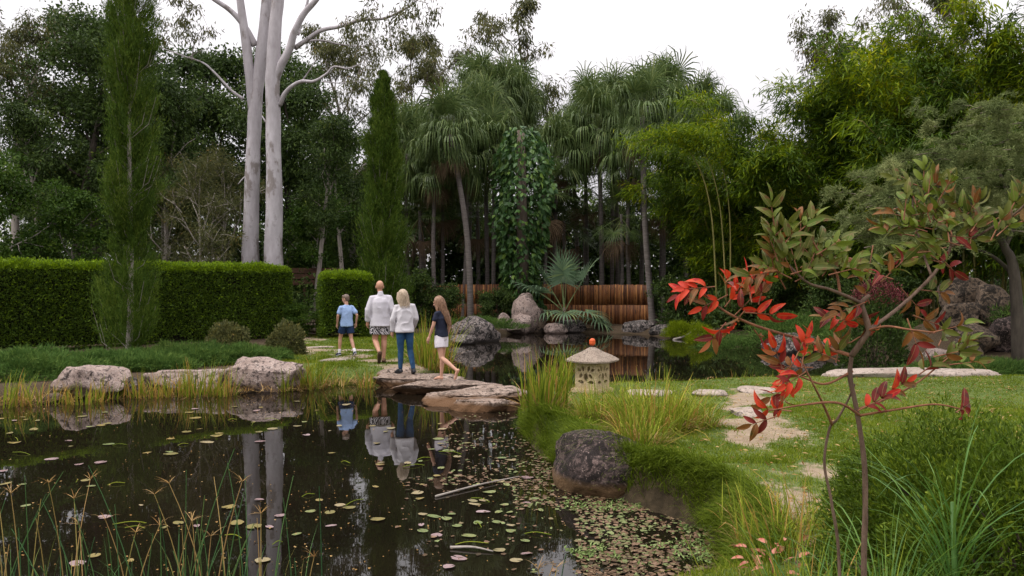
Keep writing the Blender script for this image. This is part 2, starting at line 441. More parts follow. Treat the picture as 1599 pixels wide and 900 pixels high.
# ------------------------------------------------------------------ terrain and pond
SHORE = np.array([(-9.4, 11.2), (-8.76, 12.4), (-8.2, 12.8), (-7.6, 13.2), (-7.2, 13.9), (-6.36, 14.3), (-5.27, 14.2), (-4.17, 14.4),
    (-3.65, 15.1), (-2.9, 15.4), (-2.1, 15.8), (-1.45, 16.6), (-1.38, 17.6), (-1.62, 20.9), (-2.1, 24.6), (-1.3, 27.0), (-0.3, 30.8),
    (1.0, 31.7), (2.6, 31.9), (4.7, 30.7), (5.9, 28.2), (7.0, 26.4), (7.5, 23.8), (8.4, 21.7), (8.9, 19.0), (8.4, 16.2), (7.0, 15.0), (5.2, 14.2),
    (3.2, 13.8), (1.75, 13.5), (0.9, 13.2), (0.35, 12.8), (0.12, 12.2), (0.15, 11.0), (0.22, 9.9), (0.5, 8.6), (0.62, 7.6), (1.15, 7.1),
    (1.43, 6.75), (1.58, 6.2), (1.53, 5.7), (1.5, 5.2), (1.3, 4.75), (0.4, 4.45), (-2.0, 4.3), (-5.0, 4.4), (-9.0, 5.0), (-10.5, 8.0)])

def pond_dist(x, y):
    """signed distance to the shoreline, positive on land"""
    P = np.stack([np.ravel(x), np.ravel(y)], -1).astype(float)
    A = SHORE; B = np.roll(SHORE, -1, 0)
    best = np.full(len(P), 1e9); inside = np.zeros(len(P), bool)
    for a, b in zip(A, B):
        ab = b - a; t = np.clip(((P - a) @ ab) / (ab @ ab), 0, 1)
        best = np.minimum(best, np.linalg.norm(P - (a + t[:, None] * ab), axis=1))
        c = ((a[1] > P[:, 1]) != (b[1] > P[:, 1]))
        inside ^= c & (P[:, 0] < (b[0] - a[0]) * (P[:, 1] - a[1]) / (b[1] - a[1] + 1e-12) + a[0])
    return np.where(inside, -best, best).reshape(np.shape(x))

def sstep(x, lo, hi):
    t = np.clip((x - lo) / (hi - lo), 0, 1); return t * t * (3 - 2 * t)

def gz(x, y):
    x = np.asarray(x, float); y = np.asarray(y, float)
    d = pond_dist(x, y) + 0.16 * noise2(x, y, 1.6, 3) + 0.05 * noise2(x, y, 5, 4)
    right = sstep(x, -0.6, 0.4) * (1 - sstep(y, 13.6, 14.6))
    w = 0.9 * (1 - right) + 0.22 * right
    H = 0.27 + 0.09 * right + 0.05 * noise2(x, y, 0.35, 1) + 0.012 * noise2(x, y, 4.0, 2)
    H = H + 0.5 * sstep(y, 38, 70) + 0.25 * sstep(x, 10, 16) + 1.05 * np.exp(-((x - 11.3) / 1.7) ** 2 - ((y - 19.6) / 1.7) ** 2)
    land = H * sstep(d, -0.05, w) - 0.02
    bed = -0.06 - 0.5 * np.clip(-d, 0, 1.8)
    return np.where(d > 0, land, np.maximum(bed, -1.0) + 0.04)

def gzf(x, y):
    return float(gz(np.array([x]), np.array([y]))[0])

def axis(lo, hi, a, b, st, g=1.25):
    mid = list(np.arange(a, b, st)); s = st; v = mid[-1]; up = []
    while v < hi: s *= g; v += s; up.append(v)
    s = st; v = a; dn = []
    while v > lo: s *= g; v -= s; dn.append(v)
    return np.array(dn[::-1] + mid + up)
gx = axis(-600, 600, -12, 12, 0.13); gy = axis(-60, 900, 3.5, 34, 0.13)
GX, GY = np.meshgrid(gx, gy)
GZ = gz(GX, GY)
nx, ny = len(gx), len(gy)
ii = (np.arange(ny - 1)[:, None] * nx + np.arange(nx - 1)[None, :])
Q = np.stack([ii, ii + 1, ii + nx + 1, ii + nx], -1).reshape(-1, 4)
mb = MB(); mb.add(np.stack([GX, GY, GZ], -1).reshape(-1, 3), Q)
ground = mb.obj('ground', M['earth'], kind='structure')
ground['label'] = 'lawn and banks round the garden pond'
fx, fy = GX.ravel(), GY.ravel(); dd = pond_dist(fx, fy)

def polydist(x, y, pts):
    P = np.stack([np.ravel(x), np.ravel(y)], -1); best = np.full(len(P), 1e9)
    pts = np.asarray(pts, float)
    for a, b in zip(pts[:-1], pts[1:]):
        ab = b - a; t = np.clip(((P - a) @ ab) / (ab @ ab), 0, 1)
        best = np.minimum(best, np.linalg.norm(P - (a + t[:, None] * ab), axis=1))
    return best.reshape(np.shape(x))
PATH_R = [on_plane(a, b, 0.36)[:2] for a, b in ((1180, 612), (1150, 640), (1205, 690), (1245, 735), (1270, 790), (1330, 850), (1400, 960))]
PATH_L = [(-2.4, 16.6), (-3.4, 18.2), (-4.6, 19.4), (-6.0, 22.5), (-6.6, 26.0)]
def bare_mask(x, y):
    r = np.maximum(1 - polydist(x, y, PATH_R) / 0.75, 1 - polydist(x, y, PATH_L) / 1.0)
    return np.clip(r, 0, 1) * (0.72 + 0.9 * noise2(x, y, 1.9, 9) + 0.5 * noise2(x, y, 5, 10)) + np.clip(noise2(x, y, 0.9, 19) + 0.5 * noise2(x, y, 3.1, 20) - 0.75, 0, 1) * (np.asarray(x) > 0)
bare = np.clip(bare_mask(fx, fy), 0, 1)
mudm = np.clip(1 - np.abs(dd) / np.where(fx > 0, 0.25, 0.7), 0, 1) + (dd < 0)
lit = np.clip(sstep(fy, 24.0, 28.0) * (fx < 0) + sstep(fy, 14.5, 17.5) * (fx > 0) + sstep(-fx, 4.0, 4.8) * (1 - sstep(fy, 16.8, 18.0)) + sstep(-fx, 6.5, 7.2) + sstep(fx, 2.2, 2.9) * (fy < 5.2), 0, 1)
for nm, v in (('bare', bare), ('mud', np.clip(mudm, 0, 1)), ('litter', lit)):
    a = ground.data.attributes.new(nm, 'FLOAT', 'POINT'); a.data.foreach_set('value', v.astype(np.float32))

wp = MB()
wx = np.linspace(-13, 11, 60); wy = np.linspace(2.5, 34, 80); WX, WY = np.meshgrid(wx, wy)
ii = (np.arange(79)[:, None] * 60 + np.arange(59)[None, :])
wp.add(np.stack([WX, WY, np.zeros_like(WX)], -1).reshape(-1, 3), np.stack([ii, ii + 1, ii + 61, ii + 60], -1).reshape(-1, 4))
water = wp.obj('pond_water', M['water'], kind='structure')
water['label'] = 'dark still pond water mirroring the garden'

# ------------------------------------------------------------------ rocks
def rock_mesh(name, size, mat, seed, planes=9, rough=1.0, level=4, flat=0.0, topflat=None, boxy=1.0):
    rng = RNG(seed); V, Fc = ico(level); P = np.sign(V) * np.abs(V) ** boxy
    for k in range(planes):
        n = unit(rng.normal(size=3)); o = rng.uniform(0.62, 0.93)
        P = P - n * np.maximum(0, P @ n - o)[:, None] * 0.9
    if topflat is not None:
        P[:, 2] = np.where(P[:, 2] > topflat, topflat + (P[:, 2] - topflat) * 0.15, P[:, 2])
    r = 1 + rough * (0.14 * noise3(V, 1.3, seed) + 0.06 * noise3(V, 3.5, seed + 1) + 0.025 * noise3(V, 9, seed + 2) + 0.012 * noise3(V, 22, seed + 3))
    P = P * r[:, None]
    P = P / np.max(np.abs(P), axis=0)
    return MB().add(P * (np.asarray(size) * 0.5), Fc).mesh(name, mat)

def rock(label, c, size, mat, seed, rz=0.0, tilt=(0, 0), name='rock', group=None, cat='rock', **kw):
    o = link(name, rock_mesh(name, size, M[mat], seed, **kw), loc=tuple(c), rot=(tilt[0], tilt[1], rz))
    return tag(o, label, cat, group)

# stepping stones across the neck of the pond
SS = 'stones of the pond crossing'
rock('broad rough stone at the left end of the pond crossing, under the man', (-2.72, 16.7, 0.06), (1.6, 1.7, 0.46), 'step_stone', 11, 0.3, boxy=0.7, planes=14, rough=1.5, level=5, name='stepping_stone', group=SS, cat='stone', topflat=0.55)
rock('flat pinkish crossing stone under the feet of the woman in jeans', (-1.72, 15.3, 0.07), (1.85, 1.1, 0.42), 'step_stone', 12, -0.15, boxy=0.62, planes=14, rough=1.5, level=5, name='stepping_stone', group=SS, cat='stone', topflat=0.5)
rock('long flat crossing stone under the barefoot girl', (-0.98, 14.25, 0.08), (2.4, 0.95, 0.40), 'step_stone', 13, -0.12, boxy=0.6, planes=16, rough=1.6, level=5, name='stepping_stone', group=SS, cat='stone', topflat=0.5)
rock('wide tilted slab lying before the long stone of the pond crossing', (-0.62, 13.25, 0.07), (1.85, 1.0, 0.40), 'step_stone', 14, 0.35, (0.05, -0.05), boxy=0.62, planes=16, rough=1.6, level=5, name='stepping_stone', group=SS, cat='stone', topflat=0.5)
rock('low stone at the right end of the crossing with dark hollow front', (-0.38, 12.35, 0.06), (1.2, 0.6, 0.40), 'step_stone', 15, 0.1, boxy=0.6, planes=16, rough=1.7, level=5, name='stepping_stone', group=SS, cat='stone', topflat=0.45)
# left bank
LB = 'rocks along the left bank'
rock('low pale rock on the left bank beside the juniper mat', (-7.25, 13.75, 0.24), (1.25, 0.85, 0.62), 'rock_pink', 21, 0.2, group=LB, boxy=0.8, planes=14, rough=1.4, topflat=0.6)
rock('small rounded rock just right of the low pale bank rock', (-6.75, 14.05, 0.12), (0.45, 0.4, 0.42), 'rock_grey', 22, 0.5, group=LB)
rock('long pinkish bank rock behind the yellow grass tufts', (-6.0, 14.55, 0.17), (1.6, 0.7, 0.62), 'rock_pink', 23, 0.05, group=LB, boxy=0.75, rough=1.5, topflat=0.6)
rock('biggest rock of the left bank, blocky and grey at the waterline', (-4.65, 14.75, 0.24), (1.5, 1.0, 0.92), 'rock_pink', 24, -0.2, group=LB, planes=18, boxy=0.7, rough=1.3, level=5, topflat=0.7)
rock('flat slab of rock at the foot of the clipped hedge', (-8.0, 17.3, 0.30), (1.6, 0.7, 0.34), 'rock_brown', 25, 0.1, group=LB, topflat=0.5)
rock('small dark stone lying in the reeds by the left shore', (-7.55, 13.2, 0.03), (0.4, 0.3, 0.25), 'rock_brown', 26, 0.6, group=LB)
# far bank
FB = 'rocks along the far bank'
rock('speckled dome rock at the left edge of the far pond', (-1.25, 27.2, 0.25), (1.95, 1.5, 1.25), 'rock_grey', 31, 0.1, group=FB, planes=5)
rock('low flat rock in front of the speckled dome rock', (-1.62, 26.0, 0.1), (1.1, 0.8, 0.5), 'rock_grey', 32, 0.4, group=FB, topflat=0.6)
rock('upright square cut rock between dome rock and tall rock', (-0.35, 31.6, 0.32), (0.72, 0.6, 1.0), 'rock_pink', 33, 0.3, group=FB, planes=12, rough=0.6)
rock('tall rounded rock standing before the bamboo fence', (0.62, 32.0, 0.66), (1.4, 1.3, 1.9), 'rock_pink', 34, 0.8, group=FB)
rock('pale leaning rock resting on the front of the tall rock', (0.28, 31.2, 0.35), (1.15, 0.8, 0.95), 'rock_pink', 35, 0.2, (0, -0.5), group=FB, planes=10)
rock('narrow dark rock tucked against the right side of the tall rock', (1.05, 31.9, 0.4), (0.65, 0.7, 1.25), 'rock_brown', 36, 0.5, (0, 0.25), group=FB)
rock('flat pinkish rock at the far waterline below the fan palm', (1.75, 31.6, 0.14), (1.0, 0.7, 0.55), 'rock_pink', 37, 0.1, group=FB, topflat=0.7)
rock('long low rock under the fan palm fronds', (2.35, 32.2, 0.22), (1.7, 0.8, 0.62), 'rock_grey', 38, -0.1, group=FB)
rock('low mottled rock at the foot of the bamboo fence right half', (4.9, 31.4, 0.18), (1.5, 0.9, 0.72), 'rock_grey', 39, 0.15, group=FB)
rock('grey lumpy rock below the leaning palm trunk', (5.75, 29.8, 0.16), (1.3, 0.8, 0.6), 'rock_grey', 40, -0.3, group=FB)
rock('rounded rock by the fallen branch on the far shore', (7.0, 27.2, 0.2), (1.1, 0.8, 0.6), 'rock_brown', 41, 0.2, group=FB)
# right bank
RB = 'rocks of the right bank'
rock('dark speckled rock at the right end of the far pond', (8.0, 22.6, 0.2), (1.9, 1.0, 0.75), 'rock_grey', 42, 0.1, group=RB)
rock('small grey rock right of the dark speckled rock', (9.2, 22.0, 0.15), (0.9, 0.7, 0.5), 'rock_grey', 43, 0.6, group=RB)
for i, (px, py, Y, w, h, mt, lb) in enumerate([
        (1512, 470, 19.5, 1.0, 0.75, 'rock_brown', 'rugged peaked rock at the top of the right rockery'),
        (1545, 485, 19.0, 0.9, 0.8, 'rock_brown', 'tall rounded rock at the right of the rockery'),
        (1495, 490, 18.8, 0.9, 0.5, 'rock_brown', 'sloping slab under the peaked rock of the rockery'),
        (1530, 497, 17.8, 0.9, 0.45, 'rock_brown', 'pale topped boulder in the middle of the rockery'),
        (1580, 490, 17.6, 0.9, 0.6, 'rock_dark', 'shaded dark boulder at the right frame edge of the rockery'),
        (1465, 528, 17.2, 0.62, 0.3, 'rock_pink', 'upper of two pale stacked rocks at the foot of the rockery'),
        (1466, 545, 16.8, 0.6, 0.36, 'rock_pink', 'lower of two pale stacked rocks at the foot of the rockery'),
        (1508, 541, 16.9, 0.55, 0.38, 'rock_brown', 'round tan rock right of the pale stacked rocks')]):
    p = at(px, py, Y)
    p[2] = min(p[2], gzf(p[0], p[1]) + h * 0.5)
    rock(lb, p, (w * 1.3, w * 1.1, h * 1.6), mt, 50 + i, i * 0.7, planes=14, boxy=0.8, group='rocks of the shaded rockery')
# peninsula
rock('big dark boulder with brown waterline band in the weedy shallows', (0.86, 7.75, 0.13), (0.98, 1.2, 0.80), 'rock_dark', 61, 0.5, name='boulder', planes=3, rough=0.75, level=5, boxy=0.92)
rock('long pale flat stone lying on the grass above the right shore', (7.0, 13.9, 0.36), (3.3, 0.85, 0.36), 'flat_stone', 62, 0.08, name='flat_stone', cat='stone', topflat=0.5)
for i, (px, py, w, d, lb) in enumerate([
        (1020, 616, 0.78, 0.62, 'oval pale stepping stone just right of the stone lantern'),
        (1108, 616, 0.66, 0.55, 'pale stepping stone in the lawn behind the tufted grass'),
        (1182, 611, 0.70, 0.62, 'pale round stepping stone at the far end of the lawn path'),
        (1165, 648, 0.6, 0.4, 'worn stepping stone half sunk at the bend of the path')]):
    p = on_plane(px, py, 0.36); z = gzf(p[0], p[1])
    rock(lb, (p[0], p[1], z + 0.025), (w, d, 0.14), 'flat_stone', 70 + i, i * 0.5, name='path_stone', cat='stone', topflat=0.4, level=3, group='stones set in the lawn path')
for i, (px, py, w, d, lb) in enumerate([
        (560, 547, 1.0, 0.5, 'flat path stone in the grass under the boy'), (505, 541, 0.9, 0.5, 'worn flat stone in the grass path left of the boy'),
        (530, 562, 1.2, 0.5, 'low flat stone between the boy and the shore')]):
    p = on_plane(px, py, 0.27); z = gzf(p[0], p[1])
    rock(lb, (p[0], p[1], z), (w, d, 0.10), 'flat_stone', 80 + i, i * 0.5, name='path_stone', cat='stone', topflat=0.4, level=3, group='stones of the path behind the crossing')

# stone steps rising between the two hedges
st = thing('stone_steps', 'brown stone steps between the two clipped hedges', 'steps', (-6.7, 26.2, 0.2))
for k in range(5):
    link('step', rock_mesh('step', (1.5, 0.5, 0.22), M['rock_brown'], 90 + k, topflat=0.5, level=3, planes=14), st, (0, k * 0.42, 0.08 + k * 0.13))

# ------------------------------------------------------------------ trees
def branch_path(p0, d0, L, rng, n=7, up=0.25, wob=0.18):
    p = np.array(p0, float); d = unit(d0); out = [p.copy()]
    for k in range(n - 1):
        d = unit(d + np.array([0, 0, up / n]) + rng.normal(size=3) * wob / 2)
        p = p + d * L / (n - 1); out.append(p.copy())
    return np.array(out)

def broadleaf(seed, H=10.0, Rc=3.2, trunk_h=0.35, r0=0.16, limbs=11, twigs=5, clump=0.75, per=190, leaf=(0.15, 0.075), flat=0.45, droop=0.25, squash=0.6, lean=0.05, up=0.5, gap=0.0, tubew=1.0):
    """returns trunk and crown builders; trunk on the origin"""
    rng = RNG(seed); tb = MB(); cb = MB()
    tp = branch_path((0, 0, -0.3), (rng.normal() * lean, rng.normal() * lean, 1), H * 0.86, rng, 12, 0.5, 0.10)
    tr = r0 * (1 - np.linspace(0, 1, 12) ** 1.1 * 0.85) * tubew; tr[0] *= 1.35
    tb.add(*tube(tp, tr, 9, jit=0.12, seed=seed))
    tips = []
    for i in range(limbs):
        t = trunk_h + (1 - trunk_h) * (i + rng.random() * 0.6) / limbs
        k = min(t, 0.999) * 11; a = int(k); p0 = tp[a] + (tp[min(a + 1, 11)] - tp[a]) * (k - a)
        az = i * 2.4 + rng.normal() * 0.35
        prof = math.sin(math.pi * min(max((t - trunk_h) / (1 - trunk_h) * 0.8 + 0.18, 0), 1)) ** 0.7
        L = Rc * (0.55 + 0.5 * rng.random()) * max(prof, 0.35)
        lp = branch_path(p0, (math.cos(az), math.sin(az), up), L, rng, 7, 0.5, 0.3)
        rr = np.linspace(np.interp(k, range(12), tr) * 0.5, 0.018, 7)
        tb.add(*tube(lp, rr, 6)); tips.append(lp[-1])
        for j in range(twigs):
            q = rng.uniform(0.3, 1.0) * 6; b = min(int(q), 5); p1 = lp[b] + (lp[b + 1] - lp[b]) * (q - b)
            dd_ = unit(lp[b + 1] - lp[b]) + rng.normal(size=3) * 0.8
            tp2 = branch_path(p1, dd_, L * rng.uniform(0.25, 0.5), rng, 5, 0.2, 0.3)
            tb.add(*tube(tp2, np.linspace(0.022, 0.006, 5), 4, caps=False)); tips.append(tp2[-1]); tips.append(tp2[2])
    tips.append(tp[-1])
    tips = np.array(tips)
    if gap: tips = tips[rng.random(len(tips)) > gap]
    for c in tips:
        n = int(per * rng.uniform(0.5, 1.4)); rc = clump * rng.uniform(0.6, 1.3)
        u = unit(rng.normal(size=(n, 3))) * (rng.random((n, 1)) ** 0.45)
        P = c + u * rc * np.array([1, 1, squash])
        D = u * 0.9 + rng.normal(size=(n, 3)) * 0.6 - np.array([0, 0, droop])
        base = rng.normal(0.42, 0.12)
        v, f = leaf_geo(P, D, leaf[0] * rng.uniform(0.6, 1.25, n), leaf[1] * rng.uniform(0.7, 1.2, n), rng, flat)
        cb.add(v, f, np.repeat(np.clip(base + rng.normal(size=n) * 0.18, 0, 1), 4))
    return tb, cb

PROTO = {}
def proto(key, tb, cb, bark, leaf):
    PROTO[key] = (tb.mesh(key + '_trunk', M[bark]), cb.mesh(key + '_crown', M[leaf], smooth=False))

def place(key, name, label, cat, x, y, rz=0.0, s=1.0, group=None, z=None, tilt=(0, 0), crown='crown'):
    t = thing(name, label, cat, (x, y, gzf(x, y) if z is None else z), rz, s, group)
    t.rotation_euler = (tilt[0], tilt[1], rz)
    tm, cm = PROTO[key]
    if tm: link('trunk', tm, t)
    if cm: link(crown, cm, t)
    return t

proto('broad_a', *broadleaf(101, 12, 3.6, 0.30, 0.20, 13, 5, 0.85, 150), 'bark_dark', 'leaf_dark')
proto('broad_b', *broadleaf(102, 11, 3.4, 0.18, 0.15, 15, 5, 0.8, 150, leaf=(0.19, 0.07), droop=0.5), 'bark_dark', 'leaf_dark')
proto('broad_c', *broadleaf(103, 7.5, 2.6, 0.22, 0.11, 13, 5, 0.55, 120, leaf=(0.15, 0.08), up=0.9), 'bark_pale', 'leaf_mid')
proto('gum_a', *broadleaf(104, 15, 4.2, 0.38, 0.20, 12, 5, 0.5, 95, leaf=(0.22, 0.05), flat=0.0, droop=1.3, squash=0.8, up=0.9), 'bark_pale', 'leaf_olive')
proto('gum_b', *broadleaf(105, 14, 3.4, 0.45, 0.13, 9, 4, 0.42, 85, leaf=(0.22, 0.05), flat=0.0, droop=1.3, squash=0.8, up=1.1, gap=0.15), 'bark_brown', 'leaf_olive')
proto('wattle', *broadleaf(106, 6.5, 2.1, 0.12, 0.075, 14, 5, 0.42, 62, leaf=(0.15, 0.022), flat=0.0, droop=0.5, squash=0.8, up=1.3), 'bark_pale', 'leaf_olive')
proto('thin_a', *broadleaf(109, 11, 2.4, 0.45, 0.13, 10, 4, 0.6, 110, leaf=(0.17, 0.06), droop=0.6, lean=0.16, up=1.1), 'bark_pale', 'leaf_dark')
proto('shrub_dark', *broadleaf(107, 2.1, 1.15, 0.05, 0.03, 16, 5, 0.24, 60, leaf=(0.10, 0.048)), 'twig', 'leaf_dark')
proto('shrub_mid', *broadleaf(108, 2.2, 1.2, 0.05, 0.03, 16, 5, 0.28, 65, leaf=(0.10, 0.045)), 'twig', 'leaf_mid')

# --- forest, left to right (px, distance) -> world
def fx_(px, Y): return (px - 799.5) / F * Y
FG = 'trees of the dark wood round the pond'
forest = [
    ('gum_a', 'gum_tree', 'pale forked gum with open crown at the far left edge', 22, 31, 0.3, 0.95),
    ('broad_a', 'broadleaf_tree', 'tall dark tree between the far left gum and the pencil conifer', 118, 31, 1.1, 1.15),
    ('broad_a', 'broadleaf_tree', 'dark trunked tree just left of the tall pencil conifer', 152, 34, 2.9, 1.25),
    ('broad_b', 'broadleaf_tree', 'dark dense tree behind the white gum trunks', 345, 37, 0.4, 1.35),
    ('broad_b', 'broadleaf_tree', 'dark dense tree between the white gums and second pencil conifer', 500, 36, 2.0, 1.12),
    ('broad_a', 'broadleaf_tree', 'dark tree whose crown fills the gap right of the white gums', 455, 41, 5.1, 1.3),
    ('broad_b', 'broadleaf_tree', 'dark tree right behind the second pencil conifer', 575, 40, 4.0, 0.95),
    ('gum_a', 'gum_tree', 'olive gum rising behind the second pencil conifer', 560, 43, 1.9, 1.15),
    ('gum_b', 'gum_tree', 'thin olive gum between second pencil conifer and palms', 632, 46, 0.2, 1.3),
    ('gum_b', 'gum_tree', 'slender olive gum above the left edge of the palms', 690, 48, 2.4, 1.35),
    ('gum_b', 'gum_tree', 'thin sparse gum rising out of the palm crowns into the sky', 808, 46, 4.4, 1.45),
    ('broad_b', 'broadleaf_tree', 'dark tree behind the first group of palms', 690, 47, 3.0, 0.92),
    ('broad_a', 'broadleaf_tree', 'dark tree in the gap between the two palm groups', 850, 46, 0.0, 0.68),
    ('broad_b', 'broadleaf_tree', 'dark tree behind the second group of palms', 960, 47, 5.0, 0.85),
    ('broad_b', 'broadleaf_tree', 'dark tree behind the lime bamboo spray', 1080, 46, 1.0, 0.8),
    ('broad_a', 'broadleaf_tree', 'dark tree behind the left end of the bamboo', 1180, 44, 2.0, 0.8),
    ('gum_a', 'gum_tree', 'gum with drooping leaf clusters above the bamboo left end', 1290, 40, 3.3, 1.05),
    ('broad_c', 'broadleaf_tree', 'round green crown rising behind the top of the bamboo', 1385, 34, 1.0, 1.65),
    ('gum_a', 'gum_tree', 'pale twin gum trunk rising behind the bamboo top', 1437, 37, 5.0, 1.2),
    ('broad_a', 'broadleaf_tree', 'dark tree behind the bamboo at the right frame edge', 1560, 36, 4.0, 1.12),
    ('broad_a', 'broadleaf_tree', 'dark wide tree far behind the clipped hedge left part', 60, 42, 0.0, 0.75),
    ('broad_b', 'broadleaf_tree', 'dark wide tree far behind the tall pencil conifer', 215, 43, 1.4, 1.2),
    ('broad_a', 'broadleaf_tree', 'dark wide tree far behind the wattle saplings', 290, 47, 3.9, 1.25),
    ('thin_a', 'slender_tree', 'slender pale trunked tree just right of the tall pencil conifer', 246, 29, 0.6, 0.95),
    ('thin_a', 'slender_tree', 'slender tree with pale trunk between the conifer and white gums', 272, 31, 3.6, 1.0),
    ('thin_a', 'slender_tree', 'slender tree at the left of the dark trunked trees', 80, 28, 2.2, 0.85),
    ('thin_a', 'slender_tree', 'slender branching tree right of the white gum trunks', 487, 30, 5.0, 0.85),
    ('thin_a', 'slender_tree', 'slender tree in the shade left of the second conifer', 540, 33, 1.5, 0.9),
    ('wattle', 'wattle_sapling', 'open wattle sapling close behind the white gum trunks', 345, 30, 4.4, 1.15),
    ('wattle', 'wattle_sapling', 'thin olive wattle sapling left of the white gum trunks', 312, 27.5, 0.0, 1.05),
    ('wattle', 'wattle_sapling', 'leaning wattle sapling behind the clipped hedge', 262, 29.5, 2.0, 1.1),
    ('broad_c', 'young_tree', 'bushy green young tree over the hedge at far left', 18, 25, 0.5, 0.85),
    ('broad_c', 'young_tree', 'bushy green young tree over the hedge beside the conifer', 95, 26, 2.5, 0.72),
    ('broad_c', 'young_tree', 'small green tree with pale trunk behind the second hedge', 487, 31, 4.0, 0.80),
]
for key, nm, lb, px, Y, rz, s in forest:
    place(key, nm, lb, 'tree', fx_(px, Y), Y, rz, s, FG)

# dense far wood that closes the view (one mass)
rng = RNG(300); wood = MB()
for k in range(230):
    px = rng.uniform(-300, 1900); Y = rng.uniform(50, 66)
    hi = np.interp(px, [-300, 0, 60, 150, 600, 850, 1000, 1200, 1900], [9, 6, 6, 11, 11, 7, 8, 9, 13])
    c = np.array([fx_(px, Y), Y, 0.5 + (hi - 0.5) * rng.random() ** 1.5])
    n = 220
    u = unit(rng.normal(size=(n, 3))) * rng.random((n, 1)) ** 0.4
    v, f = leaf_geo(c + u * np.array([2.4, 1.4, 1.7]), u + rng.normal(size=(n, 3)) * 0.7, 0.5 * rng.uniform(0.6, 1.2, n), 0.26, rng, 0.4)
    wood.add(v, f, np.repeat(np.clip(rng.normal(0.35) + rng.normal(size=n) * 0.15, 0, 0.8), 4))
for k in range(120):
    px = rng.uniform(420, 1250); Y = rng.uniform(43, 50); c = np.array([fx_(px, Y), Y, 0.3 + 5.5 * rng.random()]); n = 200
    u = unit(rng.normal(size=(n, 3))) * rng.random((n, 1)) ** 0.4
    v, f = leaf_geo(c + u * np.array([1.9, 1.2, 1.4]), u + rng.normal(size=(n, 3)) * 0.7, 0.4 * rng.uniform(0.6, 1.2, n), 0.22, rng, 0.4)
    wood.add(v, f, np.repeat(np.clip(rng.normal(0.3) + rng.normal(size=n) * 0.15, 0, 0.7), 4))
o = wood.obj('distant_wood', M['leaf_dark'], smooth=False, kind='stuff')
tag(o, 'dense dark wood closing the view behind the trees', 'wood')

# dark undergrowth under the trees
ug = MB(); rng = RNG(301)
for k in range(330):
    px = rng.uniform(-150, 1750); Y = rng.uniform(33.5, 48)
    if px < 480: Y = rng.uniform(28, 44)
    elif px < 1050: Y = rng.uniform(38, 48)
    if px > 1050: Y = rng.uniform(27, 44)
    x = fx_(px, Y)
    if px < 480 and Y < 30 - px * 0.0: pass
    hgt = rng.uniform(0.5, 2.6)
    c = np.array([x, Y, hgt * 0.55 + 0.2]); n = 170
    u = unit(rng.normal(size=(n, 3))) * rng.random((n, 1)) ** 0.4
    v, f = leaf_geo(c + u * np.array([1.0, 0.8, hgt * 0.55]), u + rng.normal(size=(n, 3)) * 0.7 + [0, 0, 0.2], 0.24 * rng.uniform(0.6, 1.3, n), 0.09, rng, 0.4)
    ug.add(v, f, np.repeat(np.clip(rng.normal(0.35, 0.15) + rng.normal(size=n) * 0.2, 0, 1), 4))
o = ug.obj('undergrowth', M['leaf_dark'], smooth=False, kind='stuff')
tag(o, 'dark leafy undergrowth beneath the trees', 'undergrowth')

# --- the two white gums
def limb_tree(t, segs, Y, mat, sides=10):
    """one trunk with its limbs; segs = list of pixel polylines with radii in metres, at distance Y (+ depth offsets)"""
    for i, (pts, r0, r1, dy) in enumerate(segs):
        P = np.array([at(a, b, Y) for a, b in pts])
        P[:, 1] += np.linspace(0, dy, len(P)) if i else 0
        P = smooth_path(P, 8 * len(pts) if i == 0 else 5 * len(pts))
        n = len(P); rr = r0 + (r1 - r0) * np.linspace(0, 1, n) ** 0.8
        if i == 0: rr = rr * (1 + 0.35 * np.exp(-np.linspace(0, 1, n) * 25)) * (1 + 0.04 * noise3(P, 0.9, 5))
        mbx = MB().add(*tube(P - np.array(t.location), rr, sides if i == 0 else 8, jit=0.10, seed=i))
        mbx.obj('trunk' if i == 0 else 'branch', mat, t)

def gum_leaves(t, spots, mat, seed, n=90, rc=0.55):
    rng = RNG(seed); cb = MB(); tw = MB()
    for p in spots:
        p = np.asarray(p)
        for q in range(3):
            e = p + rng.normal(size=3) * rc * 0.7
            tw.add(*tube(np.array([p, (p + e) / 2 + rng.normal(size=3) * 0.08, e]), [0.014, 0.01, 0.004], 4, caps=False))
            u = rng.normal(size=(n, 3)) * 0.32
            v, f = leaf_geo(e + u * rc * np.array([1, 1, 0.75]), rng.normal(size=(n, 3)) * 0.5 - [0, 0, 1.0], 0.21 * rng.uniform(0.6, 1.2, n), 0.045, rng)
            cb.add(v, f, np.repeat(np.clip(rng.normal(0.45, 0.2, n), 0, 1), 4))
    cb.obj('crown', mat, t, smooth=False); tw.obj('twigs', M['bark_pale'], t, kind='stuff')

Yg = 29.0
base = at(390, 485, Yg)
t = thing('white_gum', 'white smooth gum, slimmer left trunk that forks, behind the hedge', 'tree', tuple(base), group='pair of white gums')
limb_tree(t, [
    ([(390, 486), (391, 400), (393, 300), (397, 210), (399, 165), (408, 90), (418, 0), (424, -120), (420, -300)], 0.33, 0.16, 0),
    ([(398, 175), (392, 120), (386, 60), (379, 0), (374, -90), (350, -200)], 0.21, 0.10, -0.4),
    ([(399, 72), (385, 45), (365, 22), (330, -2), (290, -40), (250, -90)], 0.14, 0.05, -0.8),
    ([(380, 155), (362, 142), (340, 118), (322, 102), (295, 93), (272, 85), (252, 79)], 0.055, 0.015, -0.5),
    ([(300, 95), (310, 70), (330, 48)], 0.025, 0.008, -0.6), ([(293, 92), (315, 82), (336, 79)], 0.02, 0.008, -0.3),
    ([(397, 270), (384, 278), (376, 290)], 0.03, 0.012, -0.3),
], Yg, M['bark_gum'], 14)
